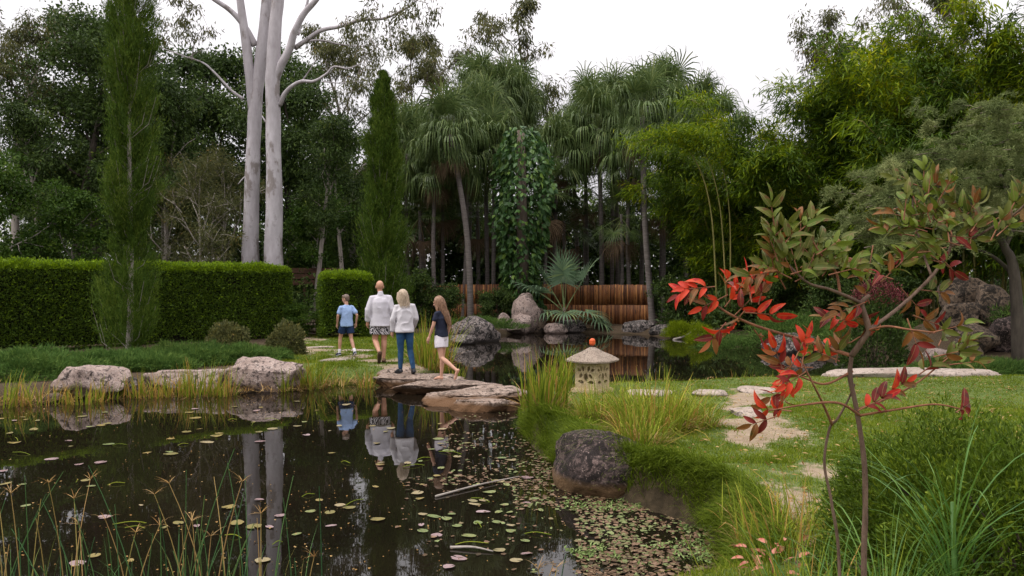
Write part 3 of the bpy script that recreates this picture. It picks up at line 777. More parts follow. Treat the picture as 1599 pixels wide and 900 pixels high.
gum_leaves(t, [at(a, b, Yg + d) - base for a, b, d in ((250, -95, -1), (290, -60, -1), (330, -120, 0), (350, -220, 0), (420, -300, 0), (430, -200, .5), (390, -160, .5), (300, -160, -1), (270, -20, -1), (285, 25, -1), (262, 40, -1.2), (300, 5, -1))], M['leaf_olive'], 401)
Yg2 = 28.2
base = at(427, 487, Yg2)
t = thing('white_gum', 'white smooth gum, thicker right trunk with long branches over the sky', 'tree', tuple(base), group='pair of white gums')
limb_tree(t, [
    ([(427, 489), (427, 400), (428, 300), (427, 200), (426, 130), (430, 50), (436, -20), (440, -150), (430, -320)], 0.34, 0.17, 0),
    ([(430, 125), (440, 105), (455, 80), (464, 55), (480, 28), (505, 0), (530, -60), (560, -140)], 0.17, 0.07, -0.7),
    ([(461, 76), (480, 66), (505, 53), (535, 49), (570, 41), (605, 41), (640, 28), (665, 12), (692, 0), (720, -20)], 0.095, 0.022, -1.4),
    ([(468, 70), (495, 62), (530, 67), (560, 68), (590, 64)], 0.05, 0.012, 0.5),
    ([(437, 165), (445, 150), (458, 138), (475, 131), (495, 132), (515, 122), (528, 112), (550, 116), (570, 110)], 0.10, 0.018, -0.8),
    ([(470, 131), (490, 105), (500, 92)], 0.03, 0.01, -0.3), ([(505, 128), (535, 132), (570, 130)], 0.028, 0.008, -0.3),
    ([(427, 205), (414, 190), (407, 180)], 0.04, 0.02, 0.2),
    ([(465, 55), (470, 30), (480, -10), (475, -80)], 0.07, 0.03, 0.3),
], Yg2, M['bark_gum'], 14)
gum_leaves(t, [at(a, b, Yg2 + d) - base for a, b, d in ((560, -140, -1), (530, -90, -1), (600, -60, -1), (640, -30, -1), (590, 15, -1.2), (620, 20, -1.3), (665, 5, -1.4), (690, -12, -1.4), (650, 40, -1.4), (480, -120, 0), (440, -250, 0), (430, -320, 0), (570, 95, -1), (560, 60, 0), (585, 72, 0), (610, 55, -1), (540, 30, -1))], M['leaf_olive'], 402, 60, 0.5)

# --- pencil conifers
def conifer(seed, H, prof, n_br, per, L=0.13, W=0.013, r0=0.06, trunk_bare=0.1, thin=None):
    rng = RNG(seed); tb = MB(); cb = MB()
    tp = np.array([[0.03 * math.sin(z * 0.9), 0.03 * math.cos(z * 0.7), z] for z in np.linspace(-0.2, H * 0.985, 24)])
    tb.add(*tube(tp, np.linspace(r0, 0.012, 24), 8, jit=0.1))
    for k in range(n_br):
        t = trunk_bare + (1 - trunk_bare) * rng.random() ** 0.95
        if thin is not None and rng.random() < thin(t): continue
        z = t * H; az = rng.random() * 6.283
        rad = np.interp(t, *prof) * (0.75 + 0.35 * rng.random()) * (1 + 0.34 * noise3(np.array([[math.cos(az) * 1.5, math.sin(az) * 1.5, z * 1.3]]), 1.0, seed)[0])
        o = np.array([math.cos(az), math.sin(az), 0])
        p0 = np.array([0, 0, z - rad * 1.0]); p1 = p0 + o * rad * 0.7 + [0, 0, rad * 0.5]; p2 = p0 + o * rad + [0, 0, rad * 1.5]
        s = rng.random((per, 1)) ** 0.6
        P = p0 * (1 - s) ** 2 + p1 * 2 * s * (1 - s) + p2 * s ** 2 + rng.normal(size=(per, 3)) * rad * 0.11
        D = o * 0.35 + np.array([0, 0, 1.0]) + rng.normal(size=(per, 3)) * 0.45
        v, f = blade_geo(P, D, L * rng.uniform(0.5, 1.3, per), W, rng)
        cb.add(v, f, np.repeat(np.clip(rng.normal(0.45, 0.12) + rng.normal(size=per) * 0.2, 0, 1), 3))
        if k % 4 == 0: tb.add(*tube(np.array([p0, p1, p2]), [0.012, 0.008, 0.003], 4, caps=False))
    return tb, cb
PC = 'pencil conifers'
tb, cb = conifer(501, 9.2, ([0, 0.06, 0.16, 0.27, 0.30, 0.36, 0.5, 0.64, 0.8, 0.92, 1.0], [0.36, 0.58, 0.66, 0.40, 0.36, 0.56, 0.54, 0.58, 0.54, 0.34, 0.05]), 600, 170, 0.13, 0.014, 0.075, 0.06, thin=lambda t: 0.42 if t < 0.34 else 0.22)
PROTO['pencil_a'] = (tb.mesh('pencil_a_trunk', M['bark_pale']), cb.mesh('pencil_a_crown', M['leaf_conifer'], False))
place('pencil_a', 'pencil_conifer', 'tall thin pencil conifer in front of the clipped hedge', 'tree', fx_(200, 17.0), 17.0, 0.3, 1.0, PC, tilt=(0, R(0.7)))
tb, cb = conifer(502, 8.8, ([0, 0.1, 0.4, 0.7, 0.88, 0.96, 1.0], [0.72, 0.76, 0.70, 0.58, 0.40, 0.22, 0.04]), 760, 150, 0.15, 0.018, 0.08, 0.03)
PROTO['pencil_b'] = (tb.mesh('pencil_b_trunk', M['bark_pale']), cb.mesh('pencil_b_crown', M['leaf_conifer'], False))
place('pencil_b', 'pencil_conifer', 'dense bright pencil conifer behind the second hedge and the man', 'tree', fx_(598, 27.0), 27.0, 0.0, 1.0, PC)

# --- hedges
def hedge(label, A, B, thick, H, seed, dens, name='clipped_hedge'):
    A = np.array(A); B = np.array(B); d = B - A; Lh = np.linalg.norm(d); d = d / Lh; n = np.array([d[1], -d[0]])   # n: front side (towards the camera)
    rng = RNG(seed); mid = (A + B) / 2; zb = gzf(*mid)
    t = thing(name, label, 'hedge', (mid[0], mid[1], zb))
    def pt(u, w, z): # u along, w across (front positive), z up -> local
        return np.stack([d[0] * u + n[0] * w, d[1] * u + n[1] * w, z], -1)
    cb = MB()
    hw, hl = thick / 2, Lh / 2
    areas = {'front': Lh * H, 'top': Lh * thick, 'back': Lh * H * 0.4, 'e0': thick * H, 'e1': thick * H}
    for face, ar in areas.items():
        m = int(ar * dens * (1.3 if face == 'top' else 1.0))
        u = rng.uniform(-hl, hl, m); w = rng.uniform(-hw, hw, m); z = rng.uniform(0.02, H, m)
        if face == 'front': w[:] = hw
        if face == 'back': w[:] = -hw
        if face == 'top': z[:] = H
        if face == 'e0': u[:] = -hl
        if face == 'e1': u[:] = hl
        # rounded edges: pull towards inner box
        rr = 0.22
        iu = np.clip(u, -hl + rr, hl - rr); iw = np.clip(w, -hw + rr, hw - rr); iz = np.minimum(z, H - rr)
        v = np.stack([u - iu, w - iw, z - iz], -1); ln = np.linalg.norm(v, axis=1, keepdims=True); nv = v / np.maximum(ln, 1e-6)
        P0 = np.stack([iu, iw, iz], -1)
        bulge = 0.05 * noise3(np.stack([u, w, z], -1), 1.6, seed) + 0.035 * noise3(np.stack([u, w, z], -1), 5, seed + 1)
        Q0 = P0 + nv * (rr + bulge - np.abs(rng.normal(size=m)) * 0.07)[:, None]
        lowthin = rng.random(m) < np.where(z < 0.45, 0.5 * (1 - z / 0.45), 0.0) + (noise3(np.stack([u, w, z], -1), 3.0, seed + 4) > 0.62) * 0.6
        Q0 = Q0[~lowthin]; nv = nv[~lowthin]; mm = len(Q0); ztop = Q0[:, 2]
        P = pt(Q0[:, 0], Q0[:, 1], Q0[:, 2]); D = pt(nv[:, 0], nv[:, 1], nv[:, 2]) * 0.8 + rng.normal(size=(mm, 3)) * 0.55 + [0, 0, 0.35]
        new = (ztop > H - 0.20) * 0.36      # fresh shoots on the clipped top
        spr = (rng.random(mm) < 0.10) & (ztop > H - 0.1)
        P[spr, 2] += rng.uniform(0.0, 0.09, spr.sum())
        v, f = leaf_geo(P, D, 0.075 * rng.uniform(0.6, 1.3, mm), 0.038 * rng.uniform(0.7, 1.2, mm), rng, 0.25)
        cb.add(v, f, np.repeat(np.clip(rng.normal(0.45, 0.2, mm) + new, 0, 1), 4))
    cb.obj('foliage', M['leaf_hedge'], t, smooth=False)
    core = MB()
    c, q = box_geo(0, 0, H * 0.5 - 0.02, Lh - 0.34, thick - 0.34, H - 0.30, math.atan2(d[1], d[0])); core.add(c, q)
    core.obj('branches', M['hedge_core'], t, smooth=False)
    return t
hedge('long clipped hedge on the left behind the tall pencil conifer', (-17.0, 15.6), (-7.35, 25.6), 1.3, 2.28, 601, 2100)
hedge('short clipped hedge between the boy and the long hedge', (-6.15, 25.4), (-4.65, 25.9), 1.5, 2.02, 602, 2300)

# ------------------------------------------------------------------ palms
def frond_mesh(name, el, pet, L, seg_n, droop, seed, mat, fan=140, width=0.045, curl=0.0, rag=0.0):
    """fan leaf on a stalk leaving the origin towards +X at elevation el (degrees)"""
    rng = RNG(seed); mbx = MB()
    e = R(el); d0 = np.array([math.cos(e), 0, math.sin(e)])
    n = 7; s = np.linspace(0, 1, n)
    path = np.stack([d0[0] * s * pet, 0 * s, d0[2] * s * pet - 0.18 * pet * s ** 2 * math.cos(e)], -1)
    mbx.add(*tube(path, np.linspace(0.024, 0.011, n), 5, su=0.7), rnd=0.75)
    hub = path[-1]; ax = unit(path[-1] - path[-2]); side = np.array([0, 1.0, 0]); nrm = np.cross(ax, side)
    k = 6
    for a in np.linspace(-R(fan), R(fan), seg_n):
        l = L * (1 - 0.22 * (abs(a) / R(fan)) ** 2) * rng.uniform(0.9 - rag, 1.08 + rag * 0.5); drp = droop * rng.uniform(1 - rag, 1 + rag)
        d = ax * math.cos(a) + side * math.sin(a) + nrm * (0.25 * abs(math.sin(a)) + curl)
        d = unit(d); p = hub.copy(); rows = []
        wv = unit(np.cross(d, nrm) + 1e-6)
        for j in range(k + 1):
            u = j / k
            w = width * (0.35 + 1.3 * u if u < 0.45 else (1 - u) / 0.55 * 0.93 + 0.02)
            rows += [p - wv * w / 2, p + wv * w / 2]
            g = drp * max(0.0, u - 0.16) ** 1.0 * rng.uniform(0.85, 1.15)
            d = unit(d + np.array([0, 0, -g])); p = p + d * l / k
        V = np.array(rows); b = np.arange(k) * 2
        mbx.add(V, np.stack([b, b + 1, b + 3, b + 2], -1), rnd=np.clip(rng.normal(0.45, 0.16), 0, 1))
    return mbx.mesh(name, mat, smooth=False)

WEEP = [frond_mesh('weep', el, pet, 2.0, 26, dr, 700 + i, M['leaf_palm'], 115, 0.075, 0.0, 0.28) for i, (el, pet, dr) in enumerate(((84, 1.5, 1.8), (70, 1.6, 3.0), (55, 1.4, 5.0), (38, 1.3, 6.0), (18, 1.2, 6.5), (-5, 1.1, 6.5), (-30, 1.0, 6.5)))]
DEAD = [frond_mesh('dead_frond', el, pet, 1.25, 22, 2.2, 720 + i, M['leaf_dead'], 100, 0.05) for i, (el, pet) in enumerate(((-55, 1.2), (-72, 1.25)))]
STIFF = [frond_mesh('stiff', el, pet, 1.1, 28, 0.75, 740 + i, M['leaf_palm'], 145, 0.05) for i, (el, pet) in enumerate(((75, 1.0), (50, 1.2), (28, 1.25), (5, 1.2), (-22, 1.1)))]

def palm_trunk(mbx, pts, r0, r1):
    P = smooth_path(pts, 40); rr = np.linspace(r0, r1, 40); rr[:4] *= np.array([1.5, 1.3, 1.15, 1.05])
    rr = rr * (1 + 0.035 * (np.arange(40) % 2))
    mbx.add(*tube(P, rr, 10)); return P[-1]

def palm(label, base, top, bend, seed, nf, set_, s=1.0, dead=5, r=0.14, group='weeping fan palms', name='fan_palm', min_el=0):
    rng = RNG(seed); base = np.asarray(base, float); top = np.asarray(top, float)
    t = thing(name, label, 'palm tree', tuple(base), group=group)
    rel = top - base; mid = rel * 0.5 + np.array([bend, 0, 0])
    mbx = MB(); r = r * 0.8; tip = palm_trunk(mbx, [np.array([0, 0, -0.25]), rel * 0.25 + np.array([bend * 0.7, 0, 0]), mid, rel * 0.78 + np.array([bend * 0.6, 0, 0]), rel], r, r * 0.72)
    mbx.obj('trunk', M['bark_palm'], t)
    for i in range(nf):
        q = i / nf
        me = set_[int(np.clip(q * len(set_) + rng.normal() * 1.1, 0, len(set_) - 1))]
        sc = s * rng.uniform(0.7, 1.2)
        link('frond', me, t, tuple(rel + np.array([0, 0, 0.15 - 0.5 * q])), rot=(rng.normal() * 0.16, rng.normal() * 0.16, i * 2.39996 + rng.normal() * 0.25), scale=(sc, sc, sc))
    for i in range(dead):
        link('dead_frond', DEAD[i % 2], t, tuple(rel + np.array([0, 0, -0.3])), rot=(0, 0, i * 6.283 / max(dead, 1) + rng.random()), scale=(s,) * 3)
    return t

def px_palm(label, bx, by, bY, tx, ty, bend, seed, nf=46, s=1.0, dead=5, r=0.14, set_=None, **kw):
    b = at(bx, by, bY); b[2] = gzf(b[0], b[1]); tp = at(tx, ty - (4 if set_ is None else 0), bY)
    return palm(label, b, tp, bend, seed, nf, set_ or WEEP, s * (0.76 if set_ is None else 0.9), dead, r, **kw)

px_palm('palm with curving trunk right of the pencil conifer', 735, 490, 34.0, 703, 215, 0.25, 801, r=0.17)
px_palm('straight trunked palm just right of the curving palm', 762, 480, 37.5, 757, 200, 0.0, 802, s=1.05)
px_palm('tallest palm of the first group, beside the vine column', 792, 480, 39.0, 785, 165, 0.1, 803, s=1.1)
px_palm('shorter palm at the left edge of the first group', 668, 480, 39.5, 655, 222, -0.1, 804)
px_palm('palm deep in the first group with hidden trunk', 727, 480, 41.0, 735, 190, 0.1, 805, s=1.05)
px_palm('palm left of the vine column with brown skirt', 818, 480, 40.0, 812, 205, 0.0, 806, s=0.95, dead=9)
px_palm('straight grey palm standing behind the fence left of the fan palm', 940, 480, 37.0, 934, 205, 0.05, 807, s=1.05, r=0.15, dead=8)
px_palm('palm with long leaning trunk at the right end of the fence', 1020, 505, 33.0, 1003, 185, -0.12, 808, s=1.0, r=0.17)
px_palm('low palm at the left edge of the second group', 905, 480, 40.0, 895, 235, 0.0, 809, s=0.95, dead=8)
px_palm('tall palm with upright fronds against the sky', 1000, 480, 39.0, 1000, 180, 0.1, 810, s=1.1)
px_palm('palm right of the tall upright palm', 1070, 480, 38.0, 1062, 190, 0.1, 811, s=1.0)
px_palm('palm at the right edge of the second group', 1105, 480, 40.0, 1095, 185, 0.0, 812, s=1.0)
px_palm('palm in the middle of the second group with brown skirt', 965, 480, 41.0, 962, 215, 0.0, 813, s=1.0, dead=9)
px_palm('short palm with dense crown in front of the first group', 680, 480, 35.5, 680, 262, -0.10, 850, s=0.95, dead=6, r=0.13)
px_palm('palm close behind the left side of the vine column', 770, 480, 36.5, 772, 232, 0.00, 851, s=1.00, dead=6, r=0.13)
px_palm('palm crown low between the curving palm and straight palm', 722, 480, 36.0, 728, 250, 0.10, 852, s=0.95, dead=5, r=0.13)
px_palm('palm with ragged crown above the left shrub', 640, 480, 37.0, 636, 245, -0.10, 853, s=1.00, dead=7, r=0.13)
px_palm('tall palm with sparse crown behind the first group', 748, 480, 43.0, 744, 150, 0.00, 854, s=1.20, dead=4, r=0.13)
px_palm('palm with dense crown behind the vine column', 805, 480, 43.0, 806, 170, 0.10, 855, s=1.20, dead=4, r=0.13)
px_palm('low palm right of the vine column with long brown skirt', 868, 480, 37.0, 872, 248, -0.10, 856, s=1.00, dead=10, r=0.13)
px_palm('palm just right of the straight grey palm', 955, 480, 39.0, 958, 178, 0.00, 857, s=1.05, dead=6, r=0.13)
px_palm('palm behind the leaning palm with tall crown', 1030, 480, 41.0, 1032, 165, 0.10, 858, s=1.15, dead=5, r=0.13)
px_palm('low palm before the second group middle', 985, 480, 36.0, 982, 250, -0.10, 859, s=0.95, dead=7, r=0.13)
px_palm('palm low at the right edge of the second group', 1085, 480, 36.0, 1082, 240, 0.00, 860, s=1.00, dead=7, r=0.13)
px_palm('palm behind the lime bamboo spray', 1120, 480, 38.0, 1122, 205, 0.10, 861, s=1.00, dead=5, r=0.13)
px_palm('tall palm at the left of the second group', 915, 480, 42.0, 918, 185, -0.10, 862, s=1.15, dead=6, r=0.13)
UG = 'young palms under the tall palms'
for i, (bx, Y, ty, s, lb) in enumerate([
        (655, 36.5, 330, 1.0, 'young palm in shade behind the glossy shrub'),
        (690, 38.0, 300, 1.05, 'young palm in shade under the curving palm'),
        (745, 39.0, 330, 1.0, 'young palm in shade between the first palm trunks'),
        (850, 36.0, 300, 1.1, 'young palm just right of the vine column'),
        (880, 38.0, 345, 1.0, 'young palm in shade above the fence middle'),
        (915, 39.5, 285, 1.1, 'young palm left of the straight grey palm'),
        (970, 36.0, 335, 1.0, 'young palm between grey palm and leaning palm'),
        (1035, 37.0, 300, 1.0, 'young palm right behind the leaning palm'),
        (1072, 33.5, 285, 1.05, 'young palm with brown fronds above the right shore'),
        (1128, 32.0, 285, 1.1, 'young palm with broad green fronds above the right shore'),
        (1165, 35.0, 325, 1.0, 'young palm in shade beneath the bamboo edge')]):
    px_palm(lb, bx, 480, Y, bx, ty, 0.05, 830 + i, nf=22, s=s, dead=4 if i not in (8, 3) else 8, r=0.12, set_=STIFF, group=UG)

# small fan palm in front of the fence
FANL = [frond_mesh('fan', el, pet, 1.25, 24, dr * 0.8, 760 + i, M['leaf_palm_grey'], 120, 0.10, cu) for i, (el, pet, dr, cu) in enumerate(((84, 1.7, 0.22, 0), (62, 1.75, 0.4, 0), (40, 1.8, 0.8, 0), (10, 1.0, 0.9, 0), (-5, 1.3, 1.1, 0)))]
b = at(880, 500, 32.8); b[2] = gzf(b[0], b[1])
t = thing('fan_palm', 'small grey green fan palm in front of the bamboo fence', 'palm tree', tuple(b))
MB().add(*tube(np.array([[0, 0, -0.2], [0, 0, 0.2], [0.02, 0, 0.55], [0.03, 0, 0.75]]), [0.10, 0.09, 0.075, 0.04], 8)).obj('trunk', M['bark_brown'], t)
for k, (mi, az, sc) in enumerate(((0, 200, 1.0), (0, -60, 0.95), (1, 10, 1.0), (1, 175, 1.02), (2, 150, 1.0), (2, 215, 0.9), (1, 90, 0.9), (3, 215, 0.95), (3, 268, 0.9), (3, 325, 1.05), (4, 340, 1.1), (4, 20, 1.0), (3, 170, 0.8))):
    link('frond', FANL[mi], t, (0.03, 0, 0.55), rot=(0, 0, R(az)), scale=(sc,) * 3)

# vine covered column
b = at(815, 480, 34.3); b[2] = gzf(b[0], b[1])
t = thing('vine_clad_tree', 'tree trunk wrapped in large leaved climbing vine between the palm groups', 'tree', tuple(b))
MB().add(*tube(np.array([[0, 0, -0.2], [0.05, 0, 2], [0, 0, 5], [-0.05, 0, 8.3]]), [0.3, 0.26, 0.22, 0.15], 10, jit=0.1)).obj('trunk', M['bark_brown'], t)
rng = RNG(850); n = 3200; z = rng.uniform(0.2, 8.4, n); az = rng.uniform(0, 6.283, n)
rad = np.interp(z, [0, 1.5, 3, 5, 7, 8.4], [1.0, 0.75, 0.85, 1.15, 1.3, 0.6]) * (0.65 + 0.4 * rng.random(n)) * (1 + 0.6 * noise3(np.stack([np.cos(az), np.sin(az), z * 0.9], -1), 1.1, 5))
o_ = np.stack([np.cos(az), np.sin(az), np.zeros(n)], -1)
v, f = leaf_geo(o_ * rad[:, None] + np.stack([0 * z, 0 * z, z], -1), o_ * 0.6 + rng.normal(size=(n, 3)) * 0.35 - [0, 0, 0.9], 0.30 * rng.uniform(0.6, 1.2, n), 0.22 * rng.uniform(0.7, 1.1, n), rng, 0.0, 0.12, 0.35)
MB().add(v, f, np.repeat(np.clip(rng.normal(0.5, 0.22, n), 0, 1), 4)).obj('foliage', M['leaf_vine'], t, smooth=False)

# ------------------------------------------------------------------ bamboo
def bamboo(seed, n_c=17, H=9.0, spread=1.0, out=3.0, sprays=26, per=80):
    rng = RNG(seed); tb = MB(); cb = MB()
    for i in range(n_c):
        az = rng.random() * 6.283; r = spread * math.sqrt(rng.random()); o = np.array([math.cos(az), math.sin(az), 0])
        h = H * rng.uniform(0.6, 1.08); reach = out * rng.uniform(0.35, 1.15)
        s = np.linspace(0, 1, 14)[:, None]
        path = o * r + o * (reach * s ** 2.3) + np.array([0, 0, 1.0]) * h * (s - 0.16 * s ** 4) + [0, 0, -0.2]
        tb.add(*tube(path, np.linspace(0.042, 0.010, 14), 6))
        tone = np.clip(rng.normal(0.46, 0.2), 0.1, 0.85)
        for k in range(sprays):
            q = rng.uniform(0.16, 1.0) ** 0.62
            p = np.array([np.interp(q, s[:, 0], path[:, c]) for c in range(3)])
            oo = unit(o * 0.7 + rng.normal(size=3) * [1, 1, 0.35]); l = rng.uniform(0.35, 1.15) * (1.25 - 0.6 * q)
            e = p + oo * l + [0, 0, rng.uniform(-0.1, 0.25)]
            tb.add(*tube(np.array([p, (p + e) / 2 + [0, 0, 0.12], e]), [0.012, 0.008, 0.004], 4, caps=False))
            m_ = int(per * rng.uniform(0.6, 1.4))
            w = rng.random((m_, 1)) ** 0.7
            P = p + (e - p) * w + rng.normal(size=(m_, 3)) * np.array([0.22, 0.22, 0.12])
            D = oo * 0.8 + rng.normal(size=(m_, 3)) * 0.55 - [0, 0, 0.45]
            v, f = leaf_geo(P, D, 0.27 * rng.uniform(0.6, 1.25, m_), 0.042, rng, 0.7)
            base = np.clip(tone + rng.normal() * 0.14, 0.05, 0.95)
            cb.add(v, f, np.repeat(np.clip(base + rng.normal(size=m_) * 0.13, 0, 1), 4))
    return tb, cb
for k, (sd, kw) in enumerate(((901, {}), (902, dict(H=8.0, out=3.2)), (903, dict(H=9.5, out=2.2)))):
    tb, cb = bamboo(sd, **kw)
    PROTO['bamboo_%d' % k] = (tb.mesh('bamboo_culms', M['bark_bamboo']), cb.mesh('bamboo_leaves', M['leaf_bamboo'], False))
def place_bamboo(key, label, px, Y, rz, s):
    x = fx_(px, Y)
    t = thing('bamboo_clump', label, 'bamboo', (x, Y, gzf(x, Y)), rz, s, 'clumps of arching bamboo')
    link('culms', PROTO[key][0], t); link('foliage', PROTO[key][1], t)
for key, lb, px, Y, rz, s in [
        ('bamboo_1', 'bamboo clump at the left end, beside the palms', 1165, 30.5, 0.5, 1.0),
        ('bamboo_0', 'bamboo clump left of the middle under the drooping gum leaves', 1235, 28.0, 2.0, 1.05),
        ('bamboo_2', 'bamboo clump furthest left behind the lime bamboo spray', 1118, 32.5, 2.6, 0.82),
        ('bamboo_2', 'yellow tipped bamboo clump in the middle, left one', 1305, 26.5, 4.1, 1.03),
        ('bamboo_0', 'yellow tipped bamboo clump in the middle, right one', 1385, 25.0, 1.1, 1.1),
        ('bamboo_1', 'tall bamboo clump behind the feathery tree', 1465, 24.0, 5.2, 1.2),
        ('bamboo_2', 'tall bamboo clump near the right frame edge', 1545, 22.5, 3.0, 1.0),
        ('bamboo_0', 'bamboo clump cut by the right frame edge', 1640, 21.0, 0.2, 1.1),
        ('bamboo_2', 'bamboo clump further back behind the right middle', 1440, 29.0, 0.8, 1.12),
        ('bamboo_1', 'bamboo clump further back behind the left middle', 1275, 32.0, 3.6, 0.95)]:
    place_bamboo(key, lb, px, Y, rz, s)
# lime bamboo branch reaching in front of the palms
b = at(1120, 480, 27.0); b[2] = gzf(b[0], b[1])
t = thing('bamboo_culm', 'single arching bamboo with lime foliage reaching across the palm trunks', 'bamboo', tuple(b))
rng = RNG(910); cu = MB(); fo = MB()
for (pts, r0) in (([(1120, 480), (1110, 330), (1085, 250), (1045, 215), (985, 225)], 0.035), ([(1135, 480), (1125, 330), (1105, 250), (1080, 212), (1050, 204)], 0.03), ([(1140, 480), (1140, 350), (1130, 270), (1110, 225), (1090, 212)], 0.03)):
    P = smooth_path([at(a, c, 27.0) - b for a, c in pts], 24); cu.add(*tube(P, np.linspace(r0, 0.006, 24), 6))
    for k in range(26):
        q = int(rng.uniform(13, 24)); p = P[q]; n = 42
        e = rng.normal(size=(n, 3)) * np.array([0.36, 0.36, 0.13]) + [0, 0, 0.05]
        v, f = leaf_geo(p + e, rng.normal(size=(n, 3)) * 0.6 + np.array([-0.4, 0, -0.4]), 0.23 * rng.uniform(0.6, 1.2, n), 0.038, rng, 0.6)
        fo.add(v, f, np.repeat(np.clip(rng.normal(0.68, 0.15, n), 0, 1), 4))
cu.obj('culms', M['bark_bamboo'], t); fo.obj('foliage', M['leaf_bamboo'], t, smooth=False)

# feathery grey green tree at the right
rng = RNG(920); Yf = 15.5
b = at(1592, 560, Yf); b[2] = gzf(b[0], b[1])
t = thing('feathery_tree', 'grey green feathery tree leaning over the rockery at the right', 'tree', tuple(b))
tb = MB(); cb = MB(); tw = MB()
limbs = [[(1592, 560), (1585, 430), (1568, 385), (1545, 345), (1500, 330)], [(1568, 390), (1590, 340), (1610, 280)], [(1585, 430), (1540, 395), (1480, 385)],
         [(1545, 345), (1480, 300), (1420, 290)], [(1590, 340), (1560, 270), (1530, 230)], [(1610, 290), (1640, 220), (1650, 170)]]
ends = []
for i, l in enumerate(limbs):
    P = np.array([at(a, c, Yf + (0.25 * i if i else 0)) - b for a, c in l]); P[0] = P[0] if i else np.array([0, 0, -0.2]); P = smooth_path(P, 14)
    tb.add(*tube(P, np.linspace(0.13 if i == 0 else 0.05, 0.012, 14), 8, jit=0.15))
spots = [(1365, 300), (1390, 285), (1420, 270), (1400, 320), (1440, 300), (1470, 265), (1450, 240), (1480, 320), (1500, 285), (1510, 235), (1535, 210), (1560, 190), (1590, 185), (1550, 250),
         (1575, 230), (1600, 230), (1540, 300), (1580, 290), (1610, 270), (1500, 345), (1530, 335), (1570, 330), (1600, 330), (1430, 345), (1390, 345), (1465, 360), (1360, 330), (1620, 200), (1345, 385), (1370, 375), (1620, 380), (1640, 300)]
for (a, c) in spots:
    tone = rng.normal(0.5, 0.13)
    for q in range(5):
        p = at(a + rng.normal() * 26, c + rng.normal() * 24, Yf + rng.normal() * 0.5) - b
        az = rng.uniform(0, 6.283); o_ = np.array([math.cos(az), math.sin(az), 0]); l = rng.uniform(0.35, 0.75)
        for z in range(7):
            az2 = az + rng.normal() * 0.7; o2 = np.array([math.cos(az2), math.sin(az2), 0]); s0 = p + o_ * l * rng.uniform(0, 0.7) + [0, 0, rng.uniform(-0.05, 0.12)]
            ll = l * rng.uniform(0.35, 0.8); tilt_ = rng.uniform(0.1, 1.1); n = 95; u = rng.random((n, 1))
            P = s0 + o2 * ll * u + np.array([0, 0, 1.0]) * (tilt_ * u - 0.9 * u ** 2) * ll + rng.normal(size=(n, 3)) * 0.022
            D = o2 * 0.7 + rng.normal(size=(n, 3)) * 0.55 + [0, 0, 0.1]
            v, f = blade_geo(P, D, 0.085 * rng.uniform(0.5, 1.4, n), 0.013, rng)
            cb.add(v, f, np.repeat(np.clip(tone + rng.normal(size=n) * 0.17, 0, 1), 3))
        tw.add(*tube(np.array([p, p + o_ * l * 0.5 + [0, 0, 0.05], p + o_ * l]), [0.010, 0.007, 0.003], 4, caps=False))
tw.obj('twigs', M['bark_brown'], t, kind='stuff')
tb.obj('trunk', M['bark_dark'], t); cb.obj('crown', M['leaf_feather'], t, smooth=False)

# ------------------------------------------------------------------ bamboo fence
A = at(660, 497, 36.5)[:2]; B = at(1016, 507, 33.4)[:2]
d = B - A; Lf = np.linalg.norm(d); d = d / Lf; ang = math.atan2(d[1], d[0])
m, nt, b_, out = newmat('fence_cane')
nn = tex(nt, 3.0, 5, 0.65, vscale=(6, 6, 0.8)); n2 = tex(nt, 1.2, 4, 0.6)
cc = ramp(nt, attr(nt), [(0.0, (0.075, 0.027, 0.011)), (0.5, (0.21, 0.078, 0.027)), (1.0, (0.44, 0.20, 0.066))])
cc = mixc(nt, step(nt, nn, 0.5, 0.68), cc, (0.045, 0.018, 0.010))
nt.links.new(cc, b_.inputs['Base Color']); b_.inputs['Roughness'].default_value = 0.5; b_.inputs['Specular IOR Level'].default_value = 0.3
M['cane'] = m
zf = gzf(*((A + B) / 2))
t = thing('bamboo_fence', 'red brown bamboo cane fence behind the far bank', 'fence', (A[0], A[1], zf - 0.05), ang)
rng = RNG(930); x = 0.0; k = 0
while x < Lf - 0.1:
    wdt = min(1.72, Lf - x); top = 1.70 + rng.normal() * 0.03 - 0.02 * (k % 2); pan = MB(); y0 = 0.03 * (k % 2)
    for half in (0, 1):
        z0, z1 = (0.0, top * 0.5) if half == 0 else (top * 0.5 + 0.012, top)
        for c in np.arange(x + 0.03, x + wdt - 0.02, 0.052):
            zz1 = z1 + (rng.normal() * 0.012 if half else -0.004); yy = y0 + rng.normal() * 0.006
            pan.add(*tube(np.array([[c, yy, z0], [c + rng.normal() * 0.006, yy - 0.004, (z0 + zz1) / 2], [c + rng.normal() * 0.005, yy, zz1]]), 0.025, 6), rnd=np.clip(rng.normal(0.5, 0.34), 0, 1))
    pan.obj('cane_panel', M['cane'], t, kind='stuff')
    rl = MB()
    for zz in (0.22, top * 0.5, top - 0.16): rl.add(*tube(np.array([[x + 0.01, y0 + 0.05, zz], [x + wdt - 0.01, y0 + 0.05, zz]]), 0.022, 6), rnd=0.3)
    rl.obj('rail', M['cane'], t)
    MB().add(*box_geo(x + 0.02, 0.11, 0.7, 0.08, 0.08, 1.7), rnd=0.15).obj('post', M['cane'], t, smooth=False)
    x += wdt; k += 1

